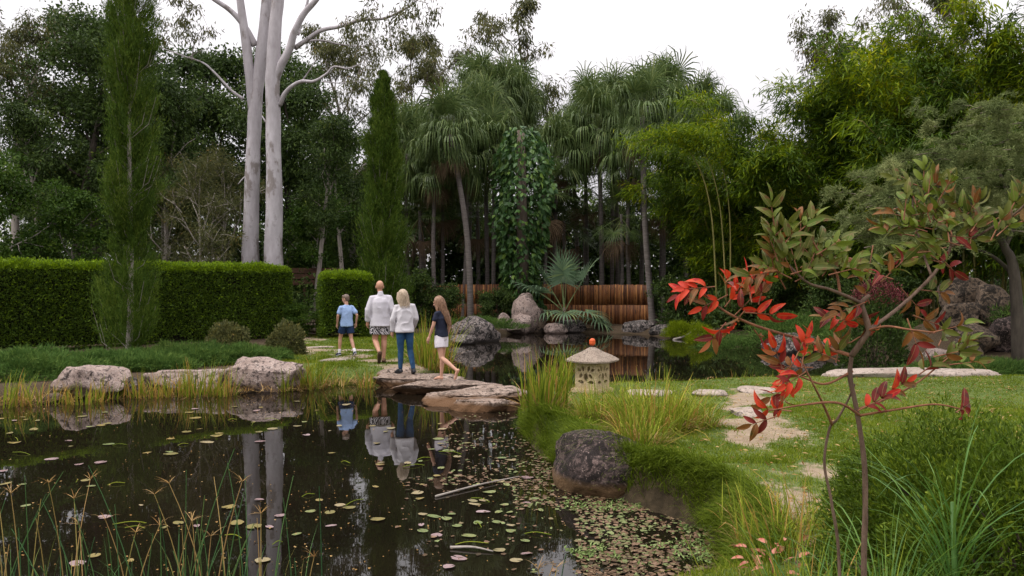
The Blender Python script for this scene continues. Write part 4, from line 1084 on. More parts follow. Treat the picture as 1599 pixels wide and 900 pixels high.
# dark timber rail behind the gap of the hedges
t = thing('timber_railing', 'dark brown timber railing seen between the hedges', 'railing', (fx_(475, 30), 30, gzf(fx_(475, 30), 30)))
M['timber'] = barkmat('timber', (0.05, 0.028, 0.018), (0.12, 0.065, 0.04), 6, (0.3, 1, 1))
for zz in (1.75, 1.98, 2.2): MB().add(*box_geo(0, 0, zz, 2.6, 0.05, 0.19)).obj('board', M['timber'], t, smooth=False)
for xx in (-1.2, 0, 1.2): MB().add(*box_geo(xx, 0.08, 1.1, 0.1, 0.1, 2.3)).obj('post', M['timber'], t, smooth=False)

# ------------------------------------------------------------------ shrubs
SG = 'shrubs of the far bank'
for key, nm, lb, px, Y, s, mt in [
        ('shrub_dark', 'shrub', 'dark glossy shrub to the right of the second pencil conifer', 640, 30.5, 1.25, None),
        ('shrub_dark', 'shrub', 'low dark glossy shrub spreading in front of the curving palm', 690, 31.5, 0.95, None),
        ('shrub_dark', 'shrub', 'open glossy shrub before the left end of the fence', 775, 33.4, 0.86, None),
        ('shrub_dark', 'shrub', 'round dark shrub right of the leaning palm trunk', 1062, 31.0, 1.12, None),
        ('shrub_mid', 'shrub', 'green shrub behind the yellow tufts on the right shore', 1130, 30.0, 1.0, None),
        ('shrub_dark', 'shrub', 'dark shrub at the back of the right shore under bamboo', 1215, 27.5, 1.1, None),
        ('shrub_dark', 'shrub', 'dark shrub under the middle of the bamboo', 1310, 24.5, 1.1, None),
        ('shrub_dark', 'shrub', 'dark shrub under the bamboo left of the rockery', 1400, 22.5, 1.1, None),
        ('shrub_mid', 'shrub', 'pale green low shrub in the gap beside the hedge end', 466, 25.5, 0.62, None),
        ('shrub_mid', 'shrub', 'leafy shrub over the hedge top at the far left edge', 40, 24.5, 1.35, None),
        ('shrub_mid', 'shrub', 'leafy shrub over the hedge top beside the pencil conifer', 150, 25.5, 1.3, None)]:
    place(key, nm, lb, 'shrub', fx_(px, Y), Y, px * 0.01, s, SG, crown='foliage')

def mound(name, label, cat, c, size, mat, seed, n, L, W, group=None, up=0.6, flat=0.3, needles=False, lumps=7, twig=True):
    """rounded shrub built of leaf tufts over a lumpy dome, with stems inside"""
    rng = RNG(seed); cx, cyy = c; z0 = gzf(cx, cyy)
    t = thing(name, label, cat, (cx, cyy, z0), group=group)
    sx, sy, sz = size
    u = unit(rng.normal(size=(n, 3))); u[:, 2] = np.abs(u[:, 2])
    r = (0.62 + 0.38 * rng.random(n) ** 0.5) * (1 + (0.34 if needles else 0.22) * noise3(u, lumps * 0.35, seed) + 0.12 * noise3(u, lumps * 0.9, seed + 1))
    P = u * r[:, None] * np.array([sx / 2, sy / 2, sz])
    P[:, 2] = np.maximum(P[:, 2], 0.01)
    if pond: pass
    D = u * 0.8 + rng.normal(size=(n, 3)) * 0.5 + [0, 0, up * 0.5]
    base = 0.42 + 0.16 * noise3(P, 6.0 / max(sx, 0.5), seed + 2)
    if needles:
        v, f = blade_geo(P, D, L * rng.uniform(0.5, 1.3, n), W, rng); rep = 3
    else:
        v, f = leaf_geo(P, D, L * rng.uniform(0.6, 1.3, n), W * rng.uniform(0.7, 1.2, n), rng, flat); rep = 4
    MB().add(v, f, np.repeat(np.clip(base + rng.normal(size=n) * 0.17, 0, 1), rep)).obj('foliage', M[mat], t, smooth=False)
    if twig:
        tw = MB()
        for k in range(16):
            a = rng.random() * 6.283; e = np.array([math.cos(a) * sx * 0.36, math.sin(a) * sy * 0.36, sz * rng.uniform(0.4, 0.8)])
            tw.add(*tube(np.array([[0, 0, -0.05], e * [0.4, 0.4, 0.6], e]), [0.018, 0.012, 0.005], 5, caps=False))
        tw.obj('stems', M['twig'], t)
    return t
pond = False
mound('ball_shrub', 'round bronze green ball shrub at the foot of the long hedge', 'shrub', (fx_(357, 19.0), 19.0), (1.05, 1.0, 0.74), 'leaf_box', 951, 4600, 0.07, 0.042, 'ball shrubs', lumps=9)
mound('ball_shrub', 'round bronze green ball shrub at the end of the hedge', 'shrub', (fx_(446, 19.2), 19.2), (0.95, 0.9, 0.72), 'leaf_box', 952, 4600, 0.07, 0.042, 'ball shrubs', lumps=9)
JG = 'low juniper mats'
for i, (px, Y, sx, sy, sz, n, lb) in enumerate([
        (300, 17.4, 2.9, 2.0, 0.36, 24000, 'low green juniper mat before the hedge and ball shrub'),
        (385, 17.8, 1.9, 1.5, 0.28, 12000, 'low green juniper mat below the ball shrubs'),
        (45, 14.9, 2.8, 2.4, 0.42, 24000, 'low green juniper mat at the left frame edge'),
        (150, 16.0, 2.4, 2.2, 0.32, 18000, 'low green juniper mat behind the low pale bank rock'),
        (235, 15.9, 1.8, 1.0, 0.28, 9000, 'low green juniper mat behind the long pinkish bank rock'),
        (745, 30.2, 3.4, 1.0, 0.42, 9000, 'low green juniper mat behind the speckled dome rock'),
        (1155, 24.5, 2.6, 2.0, 0.55, 11000, 'green juniper mat on the right shore behind red leaves'),
        (1255, 23.5, 3.4, 2.4, 0.75, 15000, 'wide green juniper mat below the bamboo'),
        (1370, 20.5, 3.0, 2.0, 0.6, 13000, 'green juniper mat left of the rockery'),
        (1540, 15.4, 3.0, 1.4, 0.22, 12000, 'dark green mat at the foot of the rockery'),
        (1590, 19.0, 2.4, 2.2, 0.5, 9000, 'green mat over the top of the rockery mound'),
        (1420, 16.4, 2.2, 1.2, 0.35, 9000, 'low green mat left of the pale stacked rocks')]):
    mound('juniper_mat', lb, 'ground cover', (fx_(px, Y), Y), (sx, sy, sz), 'leaf_juniper', 960 + i, n, 0.11, 0.016, JG, 0.5, needles=True, lumps=12, twig=False)
for i, (px, Y, sx, sz, n, lb) in enumerate([
        (1095, 26.5, 1.1, 0.85, 4200, 'lime feathery shrub on the right shore behind the red leaves'),
        (1060, 28.6, 1.0, 0.5, 4000, 'small lime tuft beside the fallen branch'),
        (1045, 27.4, 0.8, 0.3, 2500, 'lowest lime tuft at the far shore waterline')]):
    mound('feathery_shrub', lb, 'shrub', (fx_(px, Y), Y), (sx, sx, sz), 'leaf_lime', 980 + i, n, 0.15, 0.016, 'lime shrubs of the far shore', 0.7, needles=True)
p = at(1368, 395, 17.5)
t = mound('maroon_shrub', 'dark shrub topped with maroon flower heads behind the nandina', 'shrub', (p[0], p[1]), (1.5, 1.2, 2.0), 'leaf_dark', 985, 6000, 0.09, 0.045)
rng = RNG(986); n = 1500; u = unit(rng.normal(size=(n, 3))); u[:, 2] = np.abs(u[:, 2]) + 0.8
v, f = leaf_geo(u * [0.5, 0.4, 0.42] + [0, -0.1, 1.55] + rng.normal(size=(n, 3)) * 0.05, u + rng.normal(size=(n, 3)) * 0.5, 0.05, 0.03, rng, 0.3)
MB().add(v, f, np.repeat(rng.random(n), 4)).obj('flower_heads', M['leaf_maroon'], t, smooth=False, kind='stuff')
# fallen branch on far shore
br = MB()
br.add(*tube(smooth_path([on_plane(1052, 531), at(1070, 525, 28.2), at(1090, 512, 28.6)], 12), np.linspace(0.05, 0.02, 12), 7))
o = br.obj('fallen_branch', M['bark_pale']); tag(o, 'pale fallen branch lying into the far water', 'branch')

# ------------------------------------------------------------------ lawn, reeds, water plants
rng = RNG(1001)
def lawn_blades(n, xr, yr, h, w, seed):
    r = RNG(seed); x = r.uniform(*xr, n); y = yr[0] + (yr[1] - yr[0]) * r.random(n) ** 1.5
    d = pond_dist(x, y); keep = (d > 0.06) & (r.random(n) > np.clip(bare_mask(x, y) * 1.6, 0, 0.97)) & (np.abs(x) < 0.70 * y + 1) & ((x > -4.1) | ((y > 16.8) & (x > -6.6)))
    x, y = x[keep], y[keep]; z = gz(x, y); m_ = len(x)
    hh = h * r.uniform(0.5, 1.4, m_) * (1 + 0.5 * noise2(x, y, 1.2, 8) + 0.6 * noise2(x, y, 4.5, 17))
    D = r.normal(size=(m_, 3)) * 0.45 + [0, 0, 1.0]
    v, f = blade_geo(np.stack([x, y, z], -1), D, np.maximum(hh, 0.01), w, r)
    c = 0.47 + 0.22 * noise2(x, y, 0.8, 15) + 0.28 * noise2(x, y, 2.7, 16) + r.normal(size=m_) * 0.2
    return v, f, np.repeat(np.clip(c, 0, 1), 3)
g = MB()
v, f, c = lawn_blades(210000, (0.2, 7.5), (4.0, 10.5), 0.030, 0.006, 1); g.add(v, f, c)
v, f, c = lawn_blades(120000, (0.1, 10.0), (7.0, 14.5), 0.030, 0.010, 2); g.add(v, f, c)
v, f, c = lawn_blades(90000, (-8.0, -1.2), (14.2, 27.0), 0.05, 0.016, 3); g.add(v, f, c)
o = g.obj('lawn_grass', M['grass'], smooth=False, kind='stuff'); tag(o, 'short mown grass on the banks', 'grass')
# shaggy fringe hanging over the cut bank on the right
fr = MB(); r = RNG(1002); n = 90000
x = r.uniform(0.1, 2.4, n); y = r.uniform(4.6, 12.5, n); d = pond_dist(x, y); k = (d > -0.04) & (d < 0.36); x, y = x[k], y[k]; n = len(x)
v, f, mm = strip_geo(np.stack([x, y, gz(x, y)], -1), r.uniform(0, 6.283, n), r.uniform(0.06, 0.15, n), 0.007, r.uniform(0.2, 0.9, n), r.uniform(0.4, 1.8, n), r, 2)
fr.add(v, f, np.repeat(np.clip(r.normal(0.2, 0.17, n), 0, 0.9), mm))
n = 9000; t_ = r.random(n); i_ = r.integers(33, 42, n)
P = SHORE[i_] * (1 - t_[:, None]) + SHORE[(i_ + 1) % len(SHORE)] * t_[:, None]; sg_ = unit(SHORE[(i_ + 1) % len(SHORE)] - SHORE[i_]); nrm_ = np.stack([-sg_[:, 1], sg_[:, 0]], -1)
Pl = P + nrm_ * 0.05; flip = np.where(pond_dist(Pl[:, 0], Pl[:, 1]) > 0, 1.0, -1.0); nrm_ = nrm_ * flip[:, None]
P = P + nrm_ * r.uniform(0.0, 0.30, (n, 1)) + r.normal(size=(n, 2)) * 0.03
v, f, mm = strip_geo(np.stack([P[:, 0], P[:, 1], gz(P[:, 0], P[:, 1])], -1), np.arctan2(-nrm_[:, 1], -nrm_[:, 0]) + r.normal(size=n) * 0.5, r.uniform(0.12, 0.30, n), 0.009, r.uniform(0.3, 0.9, n), r.uniform(0.9, 2.2, n), r, 4)
fr.add(v, f, np.repeat(np.clip(r.normal(0.2, 0.2, n), 0, 1), mm))
o = fr.obj('bank_grass', M['grass'], smooth=False, kind='stuff'); tag(o, 'shaggy green grass fringe along the cut bank', 'grass')

def clump(name, label, c, n, h, spread, w, droop, mat, seed, group=None, lean=0.25, z=None, dead=0.15, seg=4, cat='reeds'):
    r = RNG(seed); cx, cyy = c; z0 = max(gzf(cx, cyy), -0.05) if z is None else z
    t = thing(name, label, cat, (cx, cyy, z0), group=group)
    a = r.uniform(0, 6.283, n); rad = spread * np.sqrt(r.random(n))
    P = np.stack([np.cos(a) * rad, np.sin(a) * rad, np.full(n, -0.03)], -1)
    az = a + r.normal(size=n) * 0.8
    L = h * r.uniform(0.45, 1.12, n)
    v, f, mm = strip_geo(P, az, L, w * r.uniform(0.6, 1.2, n), np.abs(r.normal(size=n)) * lean, np.abs(r.normal(size=n)) * droop, r, seg)
    col_ = np.where(r.random(n) < dead, r.uniform(0.88, 1.0, n), np.clip(r.normal(0.42, 0.18, n), 0, 0.84))
    MB().add(v, f, np.repeat(col_, mm)).obj('blades', M[mat], t, smooth=False)
    nd = int(n * 0.5)
    a = r.uniform(0, 6.283, nd); P = np.stack([np.cos(a) * spread, np.sin(a) * spread, np.full(nd, 0.0)], -1) * r.random((nd, 1)) ** 0.4
    v, f, mm = strip_geo(P, a, h * r.uniform(0.2, 0.55, nd), w * 0.8, r.uniform(0.5, 1.2, nd), r.uniform(0.5, 1.4, nd), r, 3)
    MB().add(v, f, np.repeat(r.random(nd), mm)).obj('dead_blades', M['straw'], t, smooth=False)
    return t
RG = 'reed clumps along the banks'
clump('reed_clump', 'tall green reed clump by the right end of the crossing', (0.42, 10.3), 150, 0.85, 0.30, 0.030, 0.45, 'reed', 1101, RG)
clump('reed_clump', 'bright reeds left of the stone lantern', (0.92, 12.2), 60, 0.75, 0.16, 0.028, 0.35, 'reed', 1102, RG)
clump('reed_clump', 'tall seeding reed clump beside the girl and woman', (-1.75, 17.3), 170, 1.25, 0.42, 0.032, 0.5, 'reed', 1103, RG, dead=0.22)
clump('reed_clump', 'reeds at the crossing edge behind the girl', (-1.15, 15.9), 40, 0.5, 0.2, 0.026, 0.6, 'reed', 1104, RG)
clump('reed_clump', 'yellow green reeds left of the biggest bank rock', (-5.45, 13.9), 120, 0.72, 0.32, 0.028, 0.45, 'reed', 1105, RG, dead=0.35)
clump('reed_clump', 'green reeds right of the biggest bank rock', (-3.75, 14.9), 100, 0.75, 0.24, 0.028, 0.45, 'reed', 1106, RG)
clump('reed_clump', 'thin reeds touching the biggest bank rock', (-4.12, 14.5), 40, 0.55, 0.14, 0.026, 0.5, 'reed', 1107, RG)
clump('reed_clump', 'small reed tuft in front of the stone under the man', (-2.75, 15.0), 36, 0.5, 0.15, 0.026, 0.5, 'reed', 1108, RG, dead=0.3)
clump('reed_clump', 'yellow reeds between the small rounded rock and the long rock', (-6.45, 13.75), 60, 0.55, 0.2, 0.026, 0.5, 'reed', 1109, RG, dead=0.4)
clump('reed_clump', 'reeds in front of the low pale rock', (-7.0, 13.1), 70, 0.5, 0.3, 0.026, 0.6, 'reed', 1110, RG, dead=0.4)
clump('reed_clump', 'mixed reeds at the left frame edge', (-8.2, 12.75), 130, 0.6, 0.45, 0.028, 0.6, 'reed', 1111, RG, dead=0.3)
clump('reed_clump', 'straw coloured reeds along the left waterline', (-7.6, 12.95), 80, 0.5, 0.35, 0.026, 0.7, 'reed', 1112, RG, dead=0.5)
clump('reed_clump', 'reeds standing in the far pond right of the lantern', (2.55, 13.85), 40, 0.62, 0.22, 0.028, 0.4, 'reed', 1113, RG, z=-0.05)
clump('reed_clump', 'small reeds in the far pond behind the lantern', (1.95, 13.6), 28, 0.55, 0.15, 0.026, 0.4, 'reed', 1114, RG, z=-0.05)
clump('reed_clump', 'reeds at the lawn edge further right of the lantern', (4.0, 14.05), 50, 0.55, 0.3, 0.026, 0.5, 'reed', 1115, RG)
clump('reed_clump', 'reeds at the lawn edge behind the red leaves', (4.75, 14.1), 40, 0.5, 0.25, 0.026, 0.5, 'reed', 1116, RG)
clump('reed_clump', 'tall thin reeds in the water left of the lantern', (0.72, 12.9), 50, 0.8, 0.22, 0.024, 0.3, 'reed', 1117, RG, z=-0.05)
for i, (x, y, n, h, dd_, lb) in enumerate([
        (-5.85, 13.85, 70, 0.55, 0.45, 'yellowed reeds right before the long pinkish bank rock'), (-5.05, 13.95, 60, 0.62, 0.35, 'reeds at the left foot of the biggest bank rock'),
        (-6.15, 13.7, 55, 0.5, 0.5, 'dry reeds at the waterline before the long pinkish rock'), (-8.9, 12.6, 90, 0.6, 0.35, 'green and dry reeds cut by the left frame edge'),
        (-3.35, 15.2, 40, 0.5, 0.4, 'dry reeds between the green reeds and the crossing'), (-6.9, 13.6, 45, 0.55, 0.4, 'thin reeds between the pale rock and the small rounded rock')]):
    clump('reed_clump', lb, (x, y), n, h, 0.24, 0.026, 0.6, 'reed', 1160 + i, RG, dead=dd_)
TG = 'tufted sedge on the right bank'
clump('sedge_tussock', 'big yellow green tussock right of the dark boulder', (1.52, 8.6), 420, 0.68, 0.40, 0.020, 1.3, 'reed', 1121, TG, 0.45, cat='grass tussock')
clump('sedge_tussock', 'tussock behind the dark boulder', (1.05, 9.5), 230, 0.52, 0.30, 0.018, 1.2, 'reed', 1122, TG, 0.45, cat='grass tussock')
clump('sedge_tussock', 'tussock at the right side of the big tussock', (1.95, 8.9), 260, 0.55, 0.34, 0.019, 1.3, 'reed', 1123, TG, 0.45, cat='grass tussock')
clump('sedge_tussock', 'green tussock hanging over the boulder right side', (1.28, 7.85), 200, 0.5, 0.22, 0.016, 1.6, 'reed', 1124, TG, 0.6, cat='grass tussock')
clump('sedge_tussock', 'low tussock below the stone lantern', (1.15, 11.2), 60, 0.13, 0.28, 0.010, 1.2, 'reed', 1125, TG, 0.45, cat='grass tussock')
clump('sedge_tussock', 'low tussock right of the stone lantern', (1.62, 10.9), 100, 0.22, 0.26, 0.012, 1.2, 'reed', 1126, TG, 0.45, cat='grass tussock')
NG = 'long grass on the near right bank'
for i, (px, py, n, h, lb) in enumerate([(1150, 860, 110, 0.42, 'long grass at the near bend of the shore'), (1215, 850, 120, 0.45, 'long grass behind the pink leaved seedling'), (1290, 840, 120, 0.5, 'long grass at the foot of the nandina'),
                                        (1350, 850, 90, 0.45, 'long grass left of the dark bush'), (1180, 800, 60, 0.3, 'short tuft at the edge of the cut bank')]):
    p = on_plane(px, py, 0.36)
    clump('grass_clump', lb, (p[0], p[1]), n, h, 0.25, 0.012, 1.2, 'reed', 1130 + i, NG, 0.4, cat='long grass')
for i, (px, Y, n, h, lb) in enumerate([(1285, 3.5, 90, 0.62, 'tall loose grass around the second nandina stem'), (1335, 3.2, 80, 0.66, 'tall loose grass before the main nandina stem'), (1405, 3.3, 80, 0.6, 'tall loose grass between nandina stem and sedge'), (1235, 3.9, 90, 0.5, 'loose grass over the pink leaved seedling')]):
    clump('grass_clump', lb, (fx_(px, Y), Y), n, h, 0.16, 0.010, 0.9, 'reed' if i % 2 else 'sedge', 1170 + i, NG, 0.3, cat='long grass')
# broad sedge in front of the bush
p = at(1490, 740, 3.3)
t = thing('sedge', 'broad bladed arching sedge in front of the dark bush', 'sedge', (p[0], p[1], gzf(p[0], p[1])))
MB().add(*tube(np.array([[0, 0, -0.03], [0.01, 0, 0.35], [0, 0.01, 0.72]]), [0.02, 0.015, 0.008], 7), rnd=0.3).obj('stem', M['sedge'], t)
r = RNG(1140); n = 75; a = r.uniform(0, 6.283, n)
v, f, mm = strip_geo(np.stack([np.cos(a) * 0.05, np.sin(a) * 0.05, r.uniform(0.05, 0.70, n)], -1) * [0.3, 0.3, 1.0], a, r.uniform(0.35, 0.85, n), 0.010, r.uniform(0.15, 0.8, n), r.uniform(0.6, 1.9, n), r, 7)
MB().add(v, f, np.repeat(np.clip(r.normal(0.5, 0.2, n), 0, 1), mm)).obj('blades', M['sedge'], t, smooth=False)
p = at(1385, 860, 3.4)
t = thing('sedge', 'arching sedge at the lower right, below the nandina branches', 'sedge', (p[0], p[1], 0.36))
n = 60; a = r.uniform(0, 6.283, n)
v, f, mm = strip_geo(np.stack([np.cos(a) * 0.06, np.sin(a) * 0.06, r.uniform(0, 0.2, n)], -1), a, r.uniform(0.3, 0.8, n), 0.009, r.uniform(0.15, 0.8, n), r.uniform(0.6, 1.9, n), r, 7)
MB().add(v, f, np.repeat(np.clip(r.normal(0.5, 0.2, n), 0, 1), mm)).obj('blades', M['sedge'], t, smooth=False)

# foreground rushes standing in the water
r = RNG(1150)
def rush(label, px, n, seed, base_y=930, hmax=0.75):
    r = RNG(seed); p = on_plane(px, base_y, -0.02)
    n = int(n * 0.6); t = thing('rush_clump', label, 'rushes', (p[0], p[1], -0.05), group='rushes in the near water')
    st_, hd = MB(), MB()
    for k in range(n):
        a = r.uniform(0, 6.283); q = np.array([math.cos(a), math.sin(a) * 0.5, 0]) * 0.34 * math.sqrt(r.random())
        h = hmax * r.uniform(0.35, 1.05); ln = r.normal(size=2) * 0.16
        dry = r.random() < 0.4
        path = np.array([q + np.array([ln[0] * u ** 1.5 * h, ln[1] * u ** 1.5 * h, u * h]) for u in np.linspace(0, 1, 6)])
        st_.add(*tube(path, np.linspace(0.0048, 0.0022, 6), 4, caps=False), rnd=r.uniform(0.85, 1.0) if dry else r.uniform(0.1, 0.65))
        if dry and r.random() < 0.6:
            m_ = 9; az = r.uniform(0, 6.283, m_)
            v, f, mm = strip_geo(np.repeat(path[-1:], m_, 0), az, r.uniform(0.05, 0.12, m_), 0.006, r.uniform(0.6, 1.3, m_), r.uniform(0.4, 1.4, m_), r, 3)
            hd.add(v, f, np.repeat(r.random(m_), mm))
    n2 = n
    a = r.uniform(0, 6.283, n2); P = np.stack([np.cos(a), np.sin(a) * 0.5, 0 * a], -1) * 0.34 * np.sqrt(r.random((n2, 1)))
    v, f, mm = strip_geo(P, a, hmax * r.uniform(0.2, 0.6, n2), 0.006, r.uniform(0.05, 0.4, n2), r.uniform(0.2, 1.2, n2), r, 4)
    st_.add(v, f, np.repeat(np.clip(r.normal(0.5, 0.25, n2), 0, 1), mm))
    st_.obj('stems', M['rush'], t)
    if hd.n: hd.obj('seed_heads', M['straw'], t, smooth=False, kind='stuff')
rush('rush clump at the far left bottom of the pond view', 40, 22, 1151, 925, 0.9)
rush('rush clump second from the left at the bottom', 115, 20, 1152, 930, 0.75)
rush('thin rushes between the left and the middle rush clumps', 215, 15, 1153, 940, 0.7)
rush('tall seeding rushes in the bottom left middle', 285, 24, 1154, 930, 0.95)
rush('rush clump in front of the white trunk reflections', 370, 22, 1155, 935, 0.8)
rush('sparse rushes right of the white trunk reflections', 450, 8, 1156, 950, 0.85)
rush('few rush stems at the bottom near the bright sky reflection', 860, 7, 1157, 930, 0.35)

# water lilies: floating pads are parts of each plant
def pad_mesh(name, seed, mat, curl=0.0):
    r = RNG(seed); n = 18; a = np.linspace(0.18, 6.283 - 0.18, n)
    rr = 1 + 0.05 * r.normal(size=n)
    rim = np.stack([np.cos(a) * rr, np.sin(a) * rr, curl * (0.5 + 0.5 * np.sin(a * 2 + seed)) + 0.01 * r.normal(size=n)], -1)
    V = np.concatenate([[[0, 0, 0.0]], rim * [0.5, 0.5, 0.3], rim])
    Fc = [[0, 1 + i, 2 + i] for i in range(n - 1)]
    for i in range(n - 1): Fc += [[1 + i, 1 + n + i, 2 + n + i], [1 + i, 2 + n + i, 2 + i]]
    return MB().add(V, np.array(Fc)).mesh(name, mat)
def padmat(name, c1, c2, spot):
    m, nt, b, out = newmat(name); n1 = tex(nt, 1.6, 5, 0.7); n2 = tex(nt, 5, 4, 0.7)
    oi = nt.nodes.new('ShaderNodeObjectInfo')
    col = mixc(nt, oi.outputs['Random'], c1, c2)
    col = mixc(nt, step(nt, n1, 0.56, 0.66), col, spot)
    col = mixc(nt, step(nt, n2, 0.62, 0.70), col, (0.10, 0.06, 0.03))
    nt.links.new(col, b.inputs['Base Color']); b.inputs['Roughness'].default_value = 0.35; bump(nt, b, n2, 0.3, 0.05)
    return m
M['pad_yellow'] = padmat('pad_yellow', (0.23, 0.165, 0.035), (0.14, 0.125, 0.03), (0.07, 0.06, 0.018))
M['pad_green'] = padmat('pad_green', (0.11, 0.15, 0.04), (0.18, 0.20, 0.06), (0.22, 0.14, 0.05))
M['pad_mauve'] = padmat('pad_mauve', (0.21, 0.13, 0.13), (0.30, 0.215, 0.215), (0.13, 0.095, 0.065))
M['pad_pale'] = padmat('pad_pale', (0.28, 0.22, 0.115), (0.20, 0.17, 0.075), (0.12, 0.10, 0.04))
M['pad_red'] = padmat('pad_red', (0.24, 0.07, 0.03), (0.30, 0.13, 0.04), (0.12, 0.05, 0.02))
PADS = {k: [pad_mesh('pad', s + i * 10, M['pad_' + k], c) for s, c in ((1, 0.02), (2, 0.10), (3, 0.2))] for i, k in enumerate(('yellow', 'green', 'mauve', 'pale', 'red'))}
lily_taken = []
def lily(label, cx, cy_, spx, spy, n, mix, seed, rad=(0.05, 0.10), rects=None):
    r = RNG(seed); c = on_plane(cx, cy_)
    t = thing('water_lily', label, 'water lily', (c[0], c[1], 0.0), group='water lilies on the near pond')
    k = 0; tries = 0; n = int(n * 0.68)
    while k < n and tries < n * 30:
        tries += 1
        p = on_plane(cx + r.uniform(-1, 1) * spx, cy_ + r.uniform(-1, 1) * spy)
        if pond_dist(np.array([p[0]]), np.array([p[1]]))[0] > -0.12: continue
        s = r.uniform(*rad) * (0.88 if r.random() < 0.6 else 0.62)
        if any((p[0] - q[0]) ** 2 + (p[1] - q[1]) ** 2 < (s + q[2]) ** 2 * 0.8 for q in lily_taken): continue
        lily_taken.append((p[0], p[1], s))
        kind = mix[int(r.integers(len(mix)))]
        link('leaf', PADS[kind][int(r.integers(3))], t, (p[0] - c[0], p[1] - c[1], 0.006 + 0.004 * r.random()), rot=(r.normal() * 0.03, r.normal() * 0.03, r.uniform(0, 6.283)), scale=(s, s * r.uniform(0.45, 1.0), s * r.uniform(0.25, 0.8)))
        k += 1
    # stalks of a few leaves, just under and over the surface
    sk = MB()
    for j in range(max(2, n // 6)):
        p = on_plane(cx + r.uniform(-1, 1) * spx * 0.8, cy_ + r.uniform(-1, 1) * spy * 0.7); a = r.uniform(0, 6.283); l = r.uniform(0.15, 0.4)
        q = np.array([p[0] - c[0], p[1] - c[1], 0]); e = q + np.array([math.cos(a) * l, math.sin(a) * l * 0.6, 0.01])
        sk.add(*tube(smooth_path([q + [0, 0, -0.02], (q + e) / 2 + [0, 0, 0.015], e], 8), 0.0035, 5), rnd=r.uniform(0.2, 0.6))
    sk.obj('stalks', M['reed'], t, kind='stuff')
lily('sparse yellow lily pads before the left frame edge rocks', 70, 685, 110, 45, 20, ['yellow', 'yellow', 'yellow', 'mauve'], 1201, (0.05, 0.10))
lily('yellow lily pads before the long pinkish bank rock', 230, 680, 100, 40, 18, ['yellow', 'green', 'yellow'], 1202, (0.05, 0.10))
lily('yellow lily pads before the biggest bank rock', 390, 665, 90, 30, 20, ['yellow', 'pale', 'mauve'], 1203, (0.05, 0.10))
lily('thin band of pads along the shore below the boy', 500, 650, 110, 25, 14, ['yellow', 'pale'], 1204, (0.05, 0.09))
lily('dull yellow pads floating left of the rush clumps', 90, 760, 110, 50, 14, ['yellow', 'mauve', 'green'], 1205, (0.045, 0.085))
lily('yellow and mauve pads among the bottom left rushes', 250, 820, 160, 65, 18, ['yellow', 'yellow', 'mauve', 'yellow', 'pale'], 1206, (0.045, 0.085))
lily('mauve pads around the white trunk reflections', 460, 830, 100, 55, 11, ['mauve', 'mauve', 'green', 'yellow'], 1207, (0.05, 0.085))
lily('pale pads among the reflections of the people', 600, 705, 130, 45, 18, ['pale', 'yellow', 'green'], 1208, (0.05, 0.09))
lily('pads below the reflection of the girl', 730, 735, 80, 55, 24, ['pale', 'green', 'yellow', 'pale'], 1209, (0.05, 0.09))
lily('dense mauve and green pads beside the bright sky reflection', 745, 840, 90, 50, 30, ['mauve', 'mauve', 'green', 'pale', 'mauve', 'green', 'red'], 1210, (0.05, 0.085))
lily('green and pale pads before the dark boulder', 800, 775, 60, 35, 16, ['green', 'pale', 'mauve'], 1211, (0.045, 0.08))
lily('scattered pads in the open dark middle water', 540, 780, 130, 40, 9, ['green', 'yellow', 'pale'], 1212, (0.045, 0.08))

# small floating weed and debris
M['weed'] = leafmat('weed', [(0.0, (0.03, 0.024, 0.014)), (0.3, (0.08, 0.055, 0.035)), (0.55, (0.15, 0.11, 0.08)), (0.72, (0.08, 0.10, 0.045)), (1.0, (0.15, 0.19, 0.095))], 0.1, 0.5)
def weed(regions, n, seed, smin, smax, bias=0.0):
    r = RNG(seed); out = MB()
    for (px0, px1, py0, py1, m_) in regions:
        px = r.uniform(px0, px1, m_); py = r.uniform(py0, py1, m_)
        Y = F * CAMZ / (py - 444.0); X = (px - 799.5) / F * Y
        k = (pond_dist(X, Y) < -0.02) & (0.6 * noise2(X, Y, 1.1, seed) + 0.6 * noise2(X, Y, 4, seed + 1) + 0.5 * noise2(X, Y, 11, seed + 5) + r.normal(size=len(X)) * 0.35 > bias)
        X, Y = X[k], Y[k]; n_ = len(X); s = smin + (smax - smin) * r.random(n_) ** 1.8
        a = r.uniform(0, 6.283, (n_, 1)) + np.arange(5)[None, :] * 1.2566
        rr = s[:, None] * (0.6 + 0.5 * r.random((n_, 5)))
        V = np.stack([X[:, None] + np.cos(a) * rr, Y[:, None] + np.sin(a) * rr, 0.004 + 0.010 * r.random((n_, 5))], -1).reshape(-1, 3)
        b = np.arange(n_)[:, None] * 5
        Fc = np.concatenate([b + [[0, 1, 2]], b + [[0, 2, 3]], b + [[0, 3, 4]]])
        out.add(V, Fc, np.repeat(np.clip(r.normal(0.45, 0.25, n_) + 0.25 * noise2(X, Y, 1.4, seed + 2), 0, 1), 5))
    return out
w = weed([(900, 1130, 760, 905, 4600), (800, 1000, 690, 800, 3400), (690, 860, 640, 760, 2400), (820, 1000, 640, 720, 2200), (620, 880, 740, 900, 800)], 0, 1301, 0.006, 0.032, 0.2)
o = w.obj('pond_weed', M['weed'], smooth=False, kind='stuff'); tag(o, 'mat of small floating weed in the shallows by the boulder', 'pond weed')
w = weed([(0, 900, 625, 900, 1500), (700, 1180, 545, 600, 700), (0, 560, 622, 660, 900)], 0, 1302, 0.004, 0.013, 0.2)
o = w.obj('floating_debris', M['straw'], smooth=False, kind='stuff'); tag(o, 'tiny leaf scraps floating over the dark water', 'floating debris')
